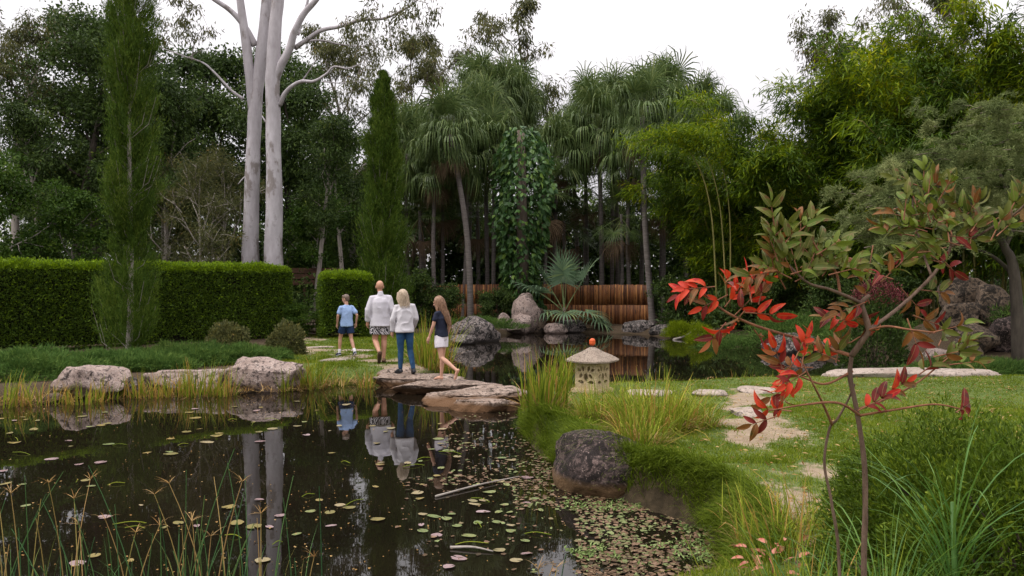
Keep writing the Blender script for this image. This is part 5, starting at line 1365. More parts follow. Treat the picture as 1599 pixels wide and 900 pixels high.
# fine green sprigs growing out of the weed
M['leaf_sprig'] = leafmat('leaf_sprig', [(0.0, (0.06, 0.10, 0.035)), (0.5, (0.12, 0.18, 0.07)), (1.0, (0.22, 0.29, 0.14))], 0.2)
r = RNG(1303); n = 3000; px = r.uniform(880, 1110, n); py = r.uniform(735, 890, n); Y = F * CAMZ / (py - 444); X = (px - 799.5) / F * Y
k = (pond_dist(X, Y) < 0.05) & (noise2(X, Y, 2.5, 44) + 0.5 * noise2(X, Y, 8, 45) > 0.15); X, Y = X[k], Y[k]; n = len(X)
v, f = leaf_geo(np.stack([X, Y, np.full(n, 0.012)], -1), r.normal(size=(n, 3)) * [1, 1, 0.3] + [0, 0, 0.45], 0.035 * r.uniform(0.6, 1.3, n), 0.016, r, 0.6)
o = MB().add(v, f, np.repeat(np.clip(r.normal(0.6, 0.2, n), 0, 1), 4)).obj('pond_sprigs', M['leaf_sprig'], smooth=False, kind='stuff'); tag(o, 'fresh green sprigs growing out of the pond weed', 'pond weed')
# dead stems along the left waterline
r = RNG(1304); n = 1500; t_ = r.random(n); i_ = r.integers(0, 10, n)
P = SHORE[i_] * (1 - t_[:, None]) + SHORE[i_ + 1] * t_[:, None] + r.normal(size=(n, 2)) * 0.18
v, f, mm = strip_geo(np.concatenate([P, np.full((n, 1), 0.01) + 0.05 * r.random((n, 1))], 1), r.uniform(0, 6.283, n), r.uniform(0.1, 0.4, n), 0.012, r.uniform(0.8, 1.5, n), r.uniform(0.1, 0.6, n), r, 3)
o = MB().add(v, f, np.repeat(r.random(n), mm)).obj('dead_stems', M['straw'], smooth=False, kind='stuff'); tag(o, 'matted dead reed stems along the left waterline', 'dead reeds')
# sticks
for i, (a, b_, lb) in enumerate([((680, 776), (810, 745), 'long pale stick floating among the pads below the girl reflection'), ((703, 856), (770, 862), 'short pale stick among the dense mauve pads'), ((1111, 764), (1138, 757), 'pale curled bark strip on the cut bank')]):
    z = 0.01 if i < 2 else 0.36
    p, q = on_plane(*a, z), on_plane(*b_, z)
    if i == 2: p[2] = gzf(p[0], p[1]) + 0.02; q[2] = gzf(q[0], q[1]) + 0.03
    o = MB().add(*tube(smooth_path([p, (p + q) / 2 + [0.01, 0.02, 0.01], q], 10), np.linspace(0.012, 0.005, 10), 6)).obj('stick', M['bark_pale']); tag(o, lb, 'stick')
# leaf litter on lawn and under the bush
r = RNG(1305); n = 2600; X = np.concatenate([r.uniform(0.6, 8, n), r.uniform(2.0, 3.6, 900)]); Y = np.concatenate([r.uniform(5, 14, n), r.uniform(3.6, 6.0, 900)]); k = pond_dist(X, Y) > 0.15; X, Y = X[k], Y[k]; n = len(X)
v, f = leaf_geo(np.stack([X, Y, gz(X, Y) + 0.03], -1), r.normal(size=(n, 3)) * [1, 1, 0.2], 0.05 * r.uniform(0.5, 1.6, n), 0.016, r, 0.7)
o = MB().add(v, f, np.repeat(r.random(n), 4)).obj('leaf_litter', M['straw'], smooth=False, kind='stuff'); tag(o, 'dry fallen leaves scattered on the lawn', 'leaf litter')

# ------------------------------------------------------------------ stone lantern
M['lantern_stone'] = rockmat('lantern_stone', (0.47, 0.36, 0.20), (0.60, 0.48, 0.30), (0.24, 0.18, 0.10), 0.62, None, waterline=False, scale=3)
M['lantern_roof'] = rockmat('lantern_roof', (0.30, 0.235, 0.185), (0.43, 0.35, 0.28), (0.14, 0.11, 0.09), 0.57, (0.42, 0.37, 0.30), waterline=False, scale=3)
M['lantern_dark'] = plain('lantern_dark', (0.03, 0.025, 0.02))
M['orange'] = plain('orange_glaze', (0.60, 0.10, 0.025), 0.45, 0.1, 12)
lp = at(925, 614, 11.9); lz = gzf(lp[0], lp[1])
t = thing('stone_lantern', 'carved sandstone garden lantern with wide roof and orange ball', 'lantern', (lp[0], lp[1], lz - 0.03), R(52))
def bev_box(sx, sy, sz, z0, bev=0.012):
    bm = bmesh.new(); bmesh.ops.create_cube(bm, size=1)
    for v_ in bm.verts: v_.co = (v_.co.x * sx, v_.co.y * sy, z0 + (v_.co.z + 0.5) * sz)
    bmesh.ops.bevel(bm, geom=list(bm.edges), offset=bev, segments=2, affect='EDGES'); return bm
def bm_obj(bm, name, mat, parent=None, smooth=True):
    bmesh.ops.triangulate(bm, faces=list(bm.faces))
    me = bpy.data.meshes.new(name); bm.to_mesh(me); bm.free(); me.materials.append(mat)
    for p_ in me.polygons: p_.use_smooth = smooth
    return link(name, me, parent)
bm_obj(bev_box(0.47, 0.47, 0.085, 0), 'base', M['lantern_stone'], t, False)
# hollow body with carved openings
bm = bmesh.new()
bmesh.ops.create_cube(bm, size=1)
for v_ in bm.verts: v_.co = (v_.co.x * 0.37, v_.co.y * 0.37, 0.078 + (v_.co.z + 0.5) * 0.38)
body = bm_obj(bm, 'body', M['lantern_stone'], None, False)
bm = bmesh.new(); bmesh.ops.create_cube(bm, size=1)
for v_ in bm.verts: v_.co = (v_.co.x * 0.29, v_.co.y * 0.29, 0.12 + (v_.co.z + 0.5) * 0.30)
def prism(bm, cx, cz, rx, rz_, rot, axis_, n=10):
    ca, sa = math.cos(rot), math.sin(rot); rows = []
    for y in (-0.3, 0.3):
        ring = []
        for k in range(n):
            a = k * 6.2832 / n; u, w_ = rx * math.cos(a), rz_ * math.sin(a) * (1 - 0.25 * math.cos(a))
            x_, z_ = cx + u * ca - w_ * sa, cz + u * sa + w_ * ca
            ring.append(bm.verts.new((x_, y, z_) if axis_ == 'y' else (y, x_, z_)))
        rows.append(ring)
    for k in range(n): bm.faces.new((rows[0][k], rows[0][(k + 1) % n], rows[1][(k + 1) % n], rows[1][k]))
    bm.faces.new(rows[0][::-1]); bm.faces.new(rows[1])
cuts = [bm]
for ax_ in ('y', 'x'):
    for cx, cz, rx, rz_, rot in ((0, 0.255, 0.028, 0.045, 0), (0.085, 0.275, 0.030, 0.018, -0.9), (-0.085, 0.275, 0.030, 0.018, 0.9), (0.085, 0.185, 0.038, 0.018, 0.1), (-0.085, 0.185, 0.038, 0.018, -0.1),
                             (0.05, 0.385, 0.016, 0.032, -0.3), (-0.05, 0.385, 0.016, 0.032, 0.3), (0.115, 0.365, 0.026, 0.015, 0.5), (-0.115, 0.365, 0.026, 0.015, -0.5)):
        bb = bmesh.new(); prism(bb, cx, cz, rx * 1.4, rz_ * 1.4, rot, ax_); cuts.append(bb)
cut_objs = []
for bb in cuts:
    bmesh.ops.recalc_face_normals(bb, faces=list(bb.faces)); me = bpy.data.meshes.new('cutter'); bb.to_mesh(me); bb.free()
    c_ = link('cutter', me); cut_objs.append(c_)
    md = body.modifiers.new('cut', 'BOOLEAN'); md.object = c_; md.operation = 'DIFFERENCE'; md.solver = 'EXACT'
dg = bpy.context.evaluated_depsgraph_get(); dg.update()
newme = bpy.data.meshes.new_from_object(body.evaluated_get(dg))
body.modifiers.clear(); body.data = newme; body.parent = t
for c_ in cut_objs:
    me = c_.data; bpy.data.objects.remove(c_); bpy.data.meshes.remove(me)
# roof: low four sided pyramid with thick rounded rim
bm = bmesh.new(); n = 16
rows = []
for (s_, z_) in ((0.10, 0.458), (0.30, 0.462), (0.345, 0.470), (0.352, 0.492), (0.336, 0.508), (0.25, 0.560), (0.14, 0.626), (0.05, 0.684), (0.0, 0.706)):
    ring = []
    for k in range(4 * n):
        a = k * 6.2832 / (4 * n) + math.pi / 4; c_, s__ = math.cos(a), math.sin(a)
        q = (abs(c_) ** 22 + abs(s__) ** 22) ** (-1 / 22)
        lift = 0.012 * max(0, (q - 1) / 0.32) if s_ > 0.2 else 0
        ring.append(bm.verts.new((c_ * q * s_ * 0.86, s__ * q * s_ * 0.86, z_ + lift)) if s_ > 0 else None)
    if s_ == 0: apex = bm.verts.new((0, 0, z_)); ring = None
    rows.append(ring)
for a_, b_ in zip(rows[:-2], rows[1:-1]):
    for k in range(4 * n): bm.faces.new((a_[k], a_[(k + 1) % (4 * n)], b_[(k + 1) % (4 * n)], b_[k]))
for k in range(4 * n): bm.faces.new((rows[-2][k], rows[-2][(k + 1) % (4 * n)], apex))
bm.faces.new(rows[0][::-1])
bm_obj(bm, 'roof', M['lantern_roof'], t, False)
V, Fc = ico(4); P = V.copy(); P[:, :2] *= (1 - 0.10 * np.exp(-(P[:, 2:3] / 0.10) ** 2))
P = np.sign(P) * np.abs(P) ** 0.85
fin = MB().add(P * [0.045, 0.045, 0.055] + [0, 0, 0.768], Fc).obj('finial', M['orange'], t)
MB().add(*tube(np.array([[0, 0, 0.69], [0, 0, 0.722]]), [0.028, 0.02], 10)).obj('finial_stem', M['lantern_dark'], t)

# ------------------------------------------------------------------ near plants at the right
# dark fine leaved bush
for i, (px, py, Y, sx, sz, n, lb) in enumerate([(1505, 745, 4.3, 1.5, 0.84, 34000, 'dark fine leaved bush behind the broad sedge'), (1620, 760, 3.6, 1.35, 0.92, 30000, 'dark fine leaved bush filling the lower right corner'), (1440, 700, 5.1, 1.1, 0.66, 14000, 'small fine leaved bush behind the nandina stem')]):
    x = fx_(px, Y)
    mound('fine_leaved_bush', lb, 'bush', (x, Y), (sx, sx * 0.9, sz), 'leaf_bush', 1401 + i, n, 0.040, 0.011, 'dark bushes near the camera', 0.5, lumps=11)

# red leaved nandina
def leaf_mesh(name, mat, seed, bend=0.25):
    r = RNG(seed); k = 6; V = []; 
    for j in range(k + 1):
        u = j / k; w_ = 0.175 * math.sin(math.pi * u ** 0.85) ** 0.8 * (1 - 0.15 * u) + (0.006 if 0 < j < k else 0)
        z_ = bend * (u - u * u) - bend * 0.6 * u * u
        V += [[u, -w_, z_ + w_ * 0.45], [u, 0, z_], [u, w_, z_ + w_ * 0.45]]
    Fc = []
    for j in range(k):
        a = j * 3; Fc += [[a, a + 1, a + 4, a + 3], [a + 1, a + 2, a + 5, a + 4]]
    return MB().add(np.array(V), np.array(Fc)).mesh(name, mat)
def nandmat(name, c1, c2, edge):
    m, nt, b, out = newmat(name); oi = nt.nodes.new('ShaderNodeObjectInfo'); n1 = tex(nt, 2.5, 3, 0.6)
    col = mixc(nt, oi.outputs['Random'], c1, c2); col = mixc(nt, step(nt, n1, 0.56, 0.70), col, edge)
    tc = nt.nodes.new('ShaderNodeTexCoord'); sp = nt.nodes.new('ShaderNodeSeparateXYZ'); nt.links.new(tc.outputs['Object'], sp.inputs[0])
    ab = nt.nodes.new('ShaderNodeMath'); ab.operation = 'ABSOLUTE'; nt.links.new(sp.outputs['Y'], ab.inputs[0])
    lt = nt.nodes.new('ShaderNodeMath'); lt.operation = 'LESS_THAN'; lt.inputs[1].default_value = 0.010; nt.links.new(ab.outputs[0], lt.inputs[0])
    col = mixc(nt, lt.outputs[0], col, mixc(nt, 0.5, col, (0.35, 0.25, 0.10)))
    nt.links.new(col, b.inputs['Base Color']); b.inputs['Roughness'].default_value = 0.55; b.inputs['Specular IOR Level'].default_value = 0.25
    tr = nt.nodes.new('ShaderNodeBsdfTranslucent'); nt.links.new(col, tr.inputs[0]); mx = nt.nodes.new('ShaderNodeMixShader'); mx.inputs[0].default_value = 0.3
    nt.links.new(b.outputs[0], mx.inputs[1]); nt.links.new(tr.outputs[0], mx.inputs[2]); nt.links.new(mx.outputs[0], out.inputs[0])
    return m
NM = {'olive': nandmat('nandina_olive', (0.06, 0.085, 0.012), (0.12, 0.13, 0.018), (0.11, 0.06, 0.016)), 'green': nandmat('nandina_green', (0.085, 0.14, 0.014), (0.15, 0.19, 0.02), (0.12, 0.10, 0.02)),
      'rust': nandmat('nandina_rust', (0.18, 0.065, 0.02), (0.22, 0.09, 0.02), (0.09, 0.06, 0.015)), 'red': nandmat('nandina_red', (0.52, 0.022, 0.012), (0.60, 0.06, 0.018), (0.34, 0.012, 0.012)),
      'dark': nandmat('nandina_dark', (0.13, 0.015, 0.012), (0.22, 0.022, 0.016), (0.08, 0.02, 0.012)), 'pink': nandmat('nandina_pink', (0.55, 0.20, 0.15), (0.60, 0.26, 0.18), (0.45, 0.12, 0.08))}
NL = {k: [leaf_mesh('leaf', m_, i, bd) for i, bd in enumerate((0.1, 0.3, 0.55))] for k, m_ in NM.items()}
M['nandina_bark'] = barkmat('nandina_bark', (0.075, 0.045, 0.033), (0.19, 0.125, 0.09), 40, (1, 1, 0.3))
M['nandina_twig'] = barkmat('nandina_twig', (0.16, 0.06, 0.04), (0.30, 0.14, 0.07), 40, (1, 1, 0.3))
Yn = 2.35
nb = at(1352, 1000, Yn); nb[2] = gzf(nb[0], nb[1])
t = thing('nandina', 'nandina shrub with red and olive leaves close to the camera', 'shrub', tuple(nb))
def stem(pts, r0, r1, mat='nandina_bark', nm='branch'):
    P = np.array([at(a, c, Yn + (dz if len(q) else 0)) for a, c, *q in pts for dz in [q[0] if q else 0]])
    P = smooth_path(P, 6 * len(pts)); rr = np.linspace(r0, r1, len(P)) * (1 + 0.10 * noise3(P, 25, 3))
    MB().add(*tube(P - nb, rr, 8)).obj(nm, M[mat], t)
    return P
stem([(1352, 1250), (1350, 900), (1352, 800), (1350, 720), (1338, 640), (1328, 590), (1330, 556)], 0.0085, 0.0065, nm='trunk')
stem([(1330, 556), (1345, 535, -.02), (1356, 516, -.03), (1350, 490, -.03), (1346, 474, -.03), (1352, 466, -.03), (1358, 462, -.03)], 0.009, 0.006)
stem([(1346, 474, -.03), (1322, 463, -.06), (1295, 452, -.08), (1262, 442, -.1), (1232, 415, -.1)], 0.006, 0.003)
stem([(1312, 458, -.06), (1305, 425, -.05), (1280, 395, -.05), (1262, 365, -.05)], 0.004, 0.002, 'nandina_twig')
stem([(1356, 516, -.03), (1395, 488, .04), (1425, 462, .08), (1455, 432, .1), (1478, 400, .12), (1485, 385, .12)], 0.006, 0.0042)
stem([(1485, 385, .12), (1520, 372, .1), (1555, 352, .06), (1590, 330, .0), (1625, 290, -.05)], 0.0045, 0.003)
stem([(1485, 385, .12), (1484, 355, .12), (1475, 320, .15), (1462, 285, .15)], 0.004, 0.002)
stem([(1455, 432, .1), (1440, 390, .15), (1428, 340, .2), (1424, 300, .2)], 0.004, 0.002)
stem([(1330, 556), (1295, 545, .05), (1262, 533, .08), (1215, 520, .1), (1170, 505, .12), (1130, 485, .12), (1095, 455, .12)], 0.006, 0.003, 'nandina_twig')
stem([(1332, 580), (1290, 600, .0), (1255, 590, .0), (1220, 575, .02)], 0.004, 0.002, 'nandina_twig')
stem([(1345, 650), (1310, 630, -.05), (1260, 632, -.05), (1200, 642, -.03)], 0.0045, 0.002, 'nandina_twig')
stem([(1340, 640), (1380, 625, .05), (1430, 600, .1), (1480, 560, .12)], 0.0045, 0.002, 'nandina_twig')
stem([(1340, 650), (1400, 640, -.05), (1460, 632, -.05), (1505, 640, -.05)], 0.004, 0.002, 'nandina_twig')
stem([(1312, 1250), (1312, 900, .05), (1300, 790, .05), (1288, 725, .05), (1296, 670, .05), (1308, 655, .03), (1325, 625, .02), (1335, 600)], 0.005, 0.003)
stem([(1300, 664, .04), (1285, 630, .0), (1270, 600, -.05), (1250, 560, -.05)], 0.004, 0.002, 'nandina_twig')
stem([(1356, 516, -.03), (1385, 510, -.1), (1420, 515, -.15), (1460, 520, -.15)], 0.004, 0.002, 'nandina_twig')
LEAVES = []
mx_up = lambda m_: m_[0] in ('olive', 'green')
rN = RNG(1450); twg = MB(); nleaf = 0
def sprig(px, py, mix, ang, n=7, l=0.15, dep=0.0, sc=1.0):
    """pinnate leaf: leaflets in pairs on a thin stalk. ang: image direction in degrees (0 right, 90 up)"""
    global nleaf
    p = at(px, py, Yn + dep); a = R(ang); d_ = unit(np.array([math.cos(a), rN.normal() * 0.45, math.sin(a)]))
    side = unit(np.cross(d_, rN.normal(size=3) * 0.5 + np.array([0.1, -1.0, 0.35]))); up_ = np.cross(side, d_)
    k = (n - 1) // 2; s_ = p - d_ * l * 0.45
    twg.add(*tube(np.array([s_ - nb, p - nb, p + d_ * l * 0.5 - nb]), [0.0022, 0.0018, 0.001], 5, caps=False))
    for i in range(n):
        if i == n - 1: q, ld = p + d_ * l * 0.5, d_
        else:
            u = (i // 2 + 1) / (k + 0.6); q = s_ + d_ * l * u; sgn = 1 if i % 2 else -1
            ld = unit(d_ * 0.75 + side * sgn * 0.75 + rN.normal(size=3) * 0.16 + np.array([0, 0, 0.30 if mx_up(mix) else 0.05]))
        L_ = 0.082 * sc * rN.uniform(0.75, 1.2)
        nrm = unit(up_ + rN.normal(size=3) * 0.45); y_ = unit(np.cross(nrm, ld)); z_ = np.cross(ld, y_)
        mt = mix[int(rN.integers(len(mix)))]
        vi = int(rN.integers(3))
        mw = Matrix(((ld[0] * L_, y_[0] * L_, z_[0] * L_, q[0] - nb[0]), (ld[1] * L_, y_[1] * L_, z_[1] * L_, q[1] - nb[1]), (ld[2] * L_, y_[2] * L_, z_[2] * L_, q[2] - nb[2]), (0, 0, 0, 1)))
        LEAVES.append((L_, mt, vi, mw)); nleaf += 1
OL = ['olive', 'olive', 'green', 'olive', 'olive', 'green', 'rust']; GR = ['green', 'olive', 'green']; RD = ['red', 'red', 'red', 'dark', 'rust']; MX = ['olive', 'rust', 'dark', 'olive']
for px, py, mx_, an, dp in [
        (1222, 385, OL, 80, -.1), (1250, 365, OL, 75, -.08), (1240, 405, OL, 120, -.1), (1272, 395, OL, 60, -.05), (1215, 425, OL, 160, -.1), (1262, 430, OL, 30, -.08), (1295, 415, OL, 50, -.05), (1205, 400, OL, 110, -.1), (1190, 428, ['rust', 'olive'], 190, -.1),
        (1425, 305, GR, 95, .2), (1415, 340, OL, 130, .2), (1450, 300, OL, 60, .15), (1462, 325, GR, 100, .15), (1440, 355, GR, 150, .15), (1480, 350, OL, 70, .12), (1500, 330, OL, 100, .12), (1495, 370, MX, 20, .1), (1525, 350, OL, 60, .08),
        (1560, 340, OL, 45, .05), (1585, 315, OL, 70, 0), (1600, 345, OL, 20, 0), (1405, 365, OL, 170, .15), (1455, 390, GR, 170, .12), (1430, 395, OL, 190, .12), (1470, 410, MX, 320, .1), (1410, 405, MX, 185, .1),
        (1372, 430, ['dark', 'rust'], 170, .02), (1392, 425, MX, 60, .05), (1420, 465, MX, 330, .08), (1455, 455, MX, 20, .1), (1445, 500, MX, 330, .05), (1475, 515, OL, 10, -.15), (1350, 455, ['olive', 'rust', 'olive'], 120, -.03), (1332, 480, MX, 210, -.05),
        (1095, 450, RD, 165, .12), (1118, 470, RD, 200, .12), (1135, 450, RD, 110, .12), (1160, 480, RD, 60, .12), (1190, 455, RD, 70, .1), (1185, 490, RD, 350, .1), (1150, 500, ['red', 'rust'], 250, .12),
        (1218, 565, RD, 120, .02), (1228, 600, RD, 240, .02), (1255, 555, RD, 70, -.05), (1245, 590, RD, 200, -.03), (1312, 500, RD, 170, 0), (1345, 525, RD, 40, -.02),
        (1290, 555, ['rust', 'olive', 'green'], 150, .05), (1310, 545, ['olive', 'rust'], 80, .03), (1395, 608, ['dark', 'red', 'rust'], 20, .05), (1450, 575, ['dark', 'olive'], 40, .12), (1490, 550, OL, 30, .12), (1215, 640, RD, 190, -.03), (1360, 632, ['dark', 'red'], 10, -.05), (1500, 640, ['dark'], 0, -.05), (1425, 520, ['dark', 'rust'], 300, -.12)]:
    n_ = 5 if (px * 7 + py) % 3 else 7
    sprig(px, py, mx_, an + rN.normal() * 12, n_, 0.095, dp, 0.72)
    for _k in range(2 if mx_ in (OL, GR) else 1 if mx_ is RD else 0): sprig(px + rN.normal() * 22, py + rN.normal() * 16, mx_, an + rN.normal() * 30, 5, 0.08, dp + rN.normal() * 0.06, 0.66)
LEAVES.sort(key=lambda q: -q[0])
for L_, mt, vi, mw in LEAVES[:300]:
    o = link('leaf', NL[mt][vi], t); o.matrix_local = mw
rest = MB(); kinds = list(NM)
for L_, mt, vi, mw in LEAVES[300:]:
    me = NL[mt][vi]; co = np.empty(len(me.vertices) * 3, np.float32); me.vertices.foreach_get('co', co); co = co.reshape(-1, 3).astype(float)
    fi = np.empty(len(me.polygons) * 3, np.int32); me.polygons.foreach_get('vertices', fi)
    Mx = np.array(mw); rest.add(co @ Mx[:3, :3].T + Mx[:3, 3], fi.reshape(-1, 3), 0.5, kinds.index(mt))
rest.obj('small_leaves', [NM[k_] for k_ in kinds], t, kind='stuff')
twg.obj('leaf_stalks', M['nandina_twig'], t, kind='stuff')
# pink leaved seedling at the bottom edge
p = on_plane(1205, 905, 0.36); p[2] = gzf(p[0], p[1])
t2 = thing('seedling', 'pink leaved seedling at the bottom edge of the lawn', 'seedling', tuple(p))
MB().add(*tube(np.array([[0, 0, -0.03], [0.01, 0, 0.1], [0, 0.01, 0.2]]), [0.006, 0.004, 0.002], 6)).obj('stem', M['nandina_twig'], t2)
for k in range(34):
    a = rN.uniform(0, 6.283); rr = rN.uniform(0.02, 0.2); s_ = rN.uniform(0.05, 0.085)
    link('leaf', NL['pink' if k % 4 else 'rust'][k % 3], t2, (math.cos(a) * rr, math.sin(a) * rr * 0.7, rN.uniform(0.06, 0.22)), rot=(rN.normal() * 0.4, -0.2 + rN.normal() * 0.3, a), scale=(s_,) * 3)
# grass stalks near the nandina foot

# ------------------------------------------------------------------ people
def clothmat(name, c, rough=0.85, var=0.12, scale=30, trans=0.0):
    return plain(name, c, rough, var, scale, 0.15, 0.25, 0.004)
M['skin'] = plain('skin', (0.52, 0.29, 0.20), 0.5, 0.08, 14, 0.35, 0.1)
M['skin_tan'] = plain('skin_tan', (0.46, 0.24, 0.155), 0.5, 0.08, 14, 0.35, 0.1)
M['white_shirt'] = clothmat('white_shirt', (0.54, 0.52, 0.56), var=0.07)
M['white_blouse'] = clothmat('white_blouse', (0.56, 0.54, 0.56), var=0.07)
M['blue_tee'] = clothmat('blue_tee', (0.30, 0.42, 0.66), var=0.10)
M['navy'] = clothmat('navy', (0.018, 0.034, 0.085))
M['navy_tee'] = clothmat('navy_tee', (0.022, 0.026, 0.045))
M['denim'] = clothmat('denim', (0.022, 0.062, 0.13), var=0.35, scale=9)
M['white_shorts'] = clothmat('white_shorts', (0.66, 0.62, 0.66), var=0.10, scale=25)
M['shoe_brown'] = plain('shoe_brown', (0.14, 0.075, 0.045), 0.6)
M['shoe_navy'] = plain('shoe_navy', (0.02, 0.03, 0.065), 0.6)
M['shoe_black'] = plain('shoe_black', (0.012, 0.014, 0.02), 0.5)
M['sole_white'] = plain('sole_white', (0.72, 0.72, 0.74), 0.6, 0.05)
M['sole_dark'] = plain('sole_dark', (0.05, 0.032, 0.022), 0.7)
M['sock'] = plain('sock', (0.74, 0.72, 0.74), 0.9, 0.05)
M['eye'] = plain('eye', (0.02, 0.015, 0.012), 0.2, 0.0, bstr=0)
def hairmat(name, c1, c2):
    m, nt, b, out = newmat(name); n = tex(nt, 14, 4, 0.6, vscale=(6, 6, 0.5))
    nt.links.new(ramp(nt, n, [(0.3, c1), (0.7, c2)]), b.inputs['Base Color']); b.inputs['Roughness'].default_value = 0.45; bump(nt, b, n, 0.6, 0.01); return m
M['hair_blonde'] = hairmat('hair_blonde', (0.28, 0.20, 0.12), (0.56, 0.45, 0.33))
M['hair_long'] = hairmat('hair_long', (0.13, 0.065, 0.035), (0.32, 0.18, 0.10))
M['hair_short'] = hairmat('hair_short', (0.09, 0.06, 0.045), (0.19, 0.13, 0.09))
m, nt, b, out = newmat('print_shorts')
tc = nt.nodes.new('ShaderNodeTexCoord'); wv = nt.nodes.new('ShaderNodeTexWave'); wv.wave_type = 'BANDS'; wv.bands_direction = 'DIAGONAL'
wv.inputs['Scale'].default_value = 9.0; wv.inputs['Distortion'].default_value = 9.0; wv.inputs['Detail'].default_value = 2.0; wv.inputs['Detail Scale'].default_value = 1.6
nt.links.new(tc.outputs['Object'], wv.inputs['Vector'])
nt.links.new(ramp(nt, wv.outputs['Fac'], [(0.46, (0.012, 0.012, 0.018)), (0.54, (0.55, 0.52, 0.54))]), b.inputs['Base Color']); b.inputs['Roughness'].default_value = 0.85
M['print_shorts'] = m

def rounded(path, rad, sides=14, su=1.0, sw=1.0):
    """closed tube with domed ends"""
    path = np.asarray(path, float); rad = np.broadcast_to(np.asarray(rad, float), (len(path),)).copy()
    d0 = unit(path[0] - path[1]); d1 = unit(path[-1] - path[-2]); a = [path[0] + d0 * rad[0] * k for k in (0.95, 0.75, 0.4)]; z = [path[-1] + d1 * rad[-1] * k for k in (0.4, 0.75, 0.95)]
    ra = [rad[0] * k for k in (0.3, 0.66, 0.92)]; rz_ = [rad[-1] * k for k in (0.92, 0.66, 0.3)]
    return tube(np.array(a + list(path) + z), np.array(ra + list(rad) + rz_), sides, True, su, sw)

def loft(secs, sides=20):
    secs = np.asarray(secs, float); a = np.arange(sides) * 6.2832 / sides; n = len(secs)
    ca, sa = np.cos(a), np.sin(a); q = (np.abs(ca) ** 2.15 + np.abs(sa) ** 2.15) ** (-1 / 2.15)
    V = np.stack([secs[:, None, 0] + secs[:, None, 3] * (ca * q)[None], secs[:, None, 1] + secs[:, None, 4] * (sa * q)[None], np.repeat(secs[:, 2:3], sides, 1)], -1).reshape(-1, 3)
    i = np.arange(n - 1)[:, None] * sides; j = np.arange(sides)[None]; k = (j + 1) % sides
    Qd = np.stack([i + j, i + k, i + sides + k, i + sides + j], -1).reshape(-1, 4)
    Fc = np.concatenate([Qd[:, [0, 1, 2]], Qd[:, [0, 2, 3]]])
    V = np.concatenate([V, secs[:1, :3], secs[-1:, :3]]); j = np.arange(sides); k = (j + 1) % sides
    return V, np.concatenate([Fc, np.stack([np.full(sides, n * sides), k, j], -1), np.stack([np.full(sides, n * sides + 1), (n - 1) * sides + j, (n - 1) * sides + k], -1)])

def blob(c, r, rot=None):
    V, Fc = ico(3); P = V * np.asarray(r)
    if rot is not None: P = P @ np.array(rot).T
    return P + np.asarray(c), Fc

def fuse(name, prims, mat, parent, voxel=0.009, smooth=4, wrinkle=0.0, wf=14.0, seed=0, vstretch=1.0):
    mbx = MB()
    for v, f in prims: mbx.add(v, f)
    o = mbx.obj(name, mat)
    md = o.modifiers.new('r', 'REMESH'); md.mode = 'VOXEL'; md.voxel_size = voxel; md.use_smooth_shade = True
    if smooth: ms = o.modifiers.new('s', 'SMOOTH'); ms.factor = 0.5; ms.iterations = smooth
    dg = bpy.context.evaluated_depsgraph_get(); dg.update()
    me = bpy.data.meshes.new_from_object(o.evaluated_get(dg)); o.modifiers.clear(); old = o.data; o.data = me; bpy.data.meshes.remove(old)
    me.name = name
    if not me.materials: me.materials.append(mat)
    if wrinkle:
        co = np.empty(len(me.vertices) * 3, np.float32); me.vertices.foreach_get('co', co); co = co.reshape(-1, 3).astype(float)
        no = np.empty(len(me.vertices) * 3, np.float32); me.vertices.foreach_get('normal', no); no = no.reshape(-1, 3)
        h = noise3(co * [1, 1, vstretch], wf, seed); h = (1 - np.abs(h)) ** 2 - 0.4 + 0.5 * noise3(co * [1, 1, vstretch], wf * 0.45, seed + 3)
        h = np.maximum(h, -0.12)
        co = co + no * (h * wrinkle)[:, None]; me.vertices.foreach_set('co', co.astype(np.float32).ravel())
    for p_ in me.polygons: p_.use_smooth = True
    me.update(); o.parent = parent
    return o

def hand(w, d_, palm_n, thumb, k, curl=0.5):
    """palm and five fingers; w wrist, d_ pointing direction, palm_n palm normal, thumb direction sideways"""
    d_ = unit(d_); th = unit(thumb - d_ * np.dot(thumb, d_)); pn = unit(palm_n - d_ * np.dot(palm_n, d_) - th * np.dot(palm_n, th))
    pr = []
    pr.append(rounded([w, w + d_ * 0.03 * k, w + d_ * 0.085 * k], [0.026 * k, 0.034 * k, 0.036 * k], 12))
    for i in (-1, 1):
        pr.append(rounded([w + d_ * 0.03 * k + th * i * 0.014 * k, w + d_ * 0.085 * k + th * i * 0.022 * k], [0.018 * k, 0.017 * k], 10))
    for i, L in enumerate((0.074, 0.082, 0.076, 0.060)):
        s = w + d_ * 0.088 * k + th * (0.027 - 0.018 * i) * k
        p1 = s + unit(d_ + pn * curl * 0.35) * L * 0.42 * k; p2 = p1 + unit(d_ + pn * curl * 1.0) * L * 0.32 * k; p3 = p2 + unit(d_ * 0.8 + pn * curl * 1.5) * L * 0.26 * k
        pr.append(rounded([s - d_ * 0.01 * k, p1, p2, p3], np.array([0.0092, 0.0088, 0.008, 0.007]) * k, 8))
    s = w + d_ * 0.03 * k + th * 0.028 * k
    p1 = s + unit(d_ * 0.7 + th * 0.8 + pn * 0.3) * 0.035 * k; p2 = p1 + unit(d_ + th * 0.25 + pn * 0.4) * 0.03 * k; p3 = p2 + unit(d_ + pn * 0.4) * 0.022 * k
    pr.append(rounded([s - th * 0.012 * k, p1, p2, p3], np.array([0.014, 0.011, 0.010, 0.0085]) * k, 8))
    return pr

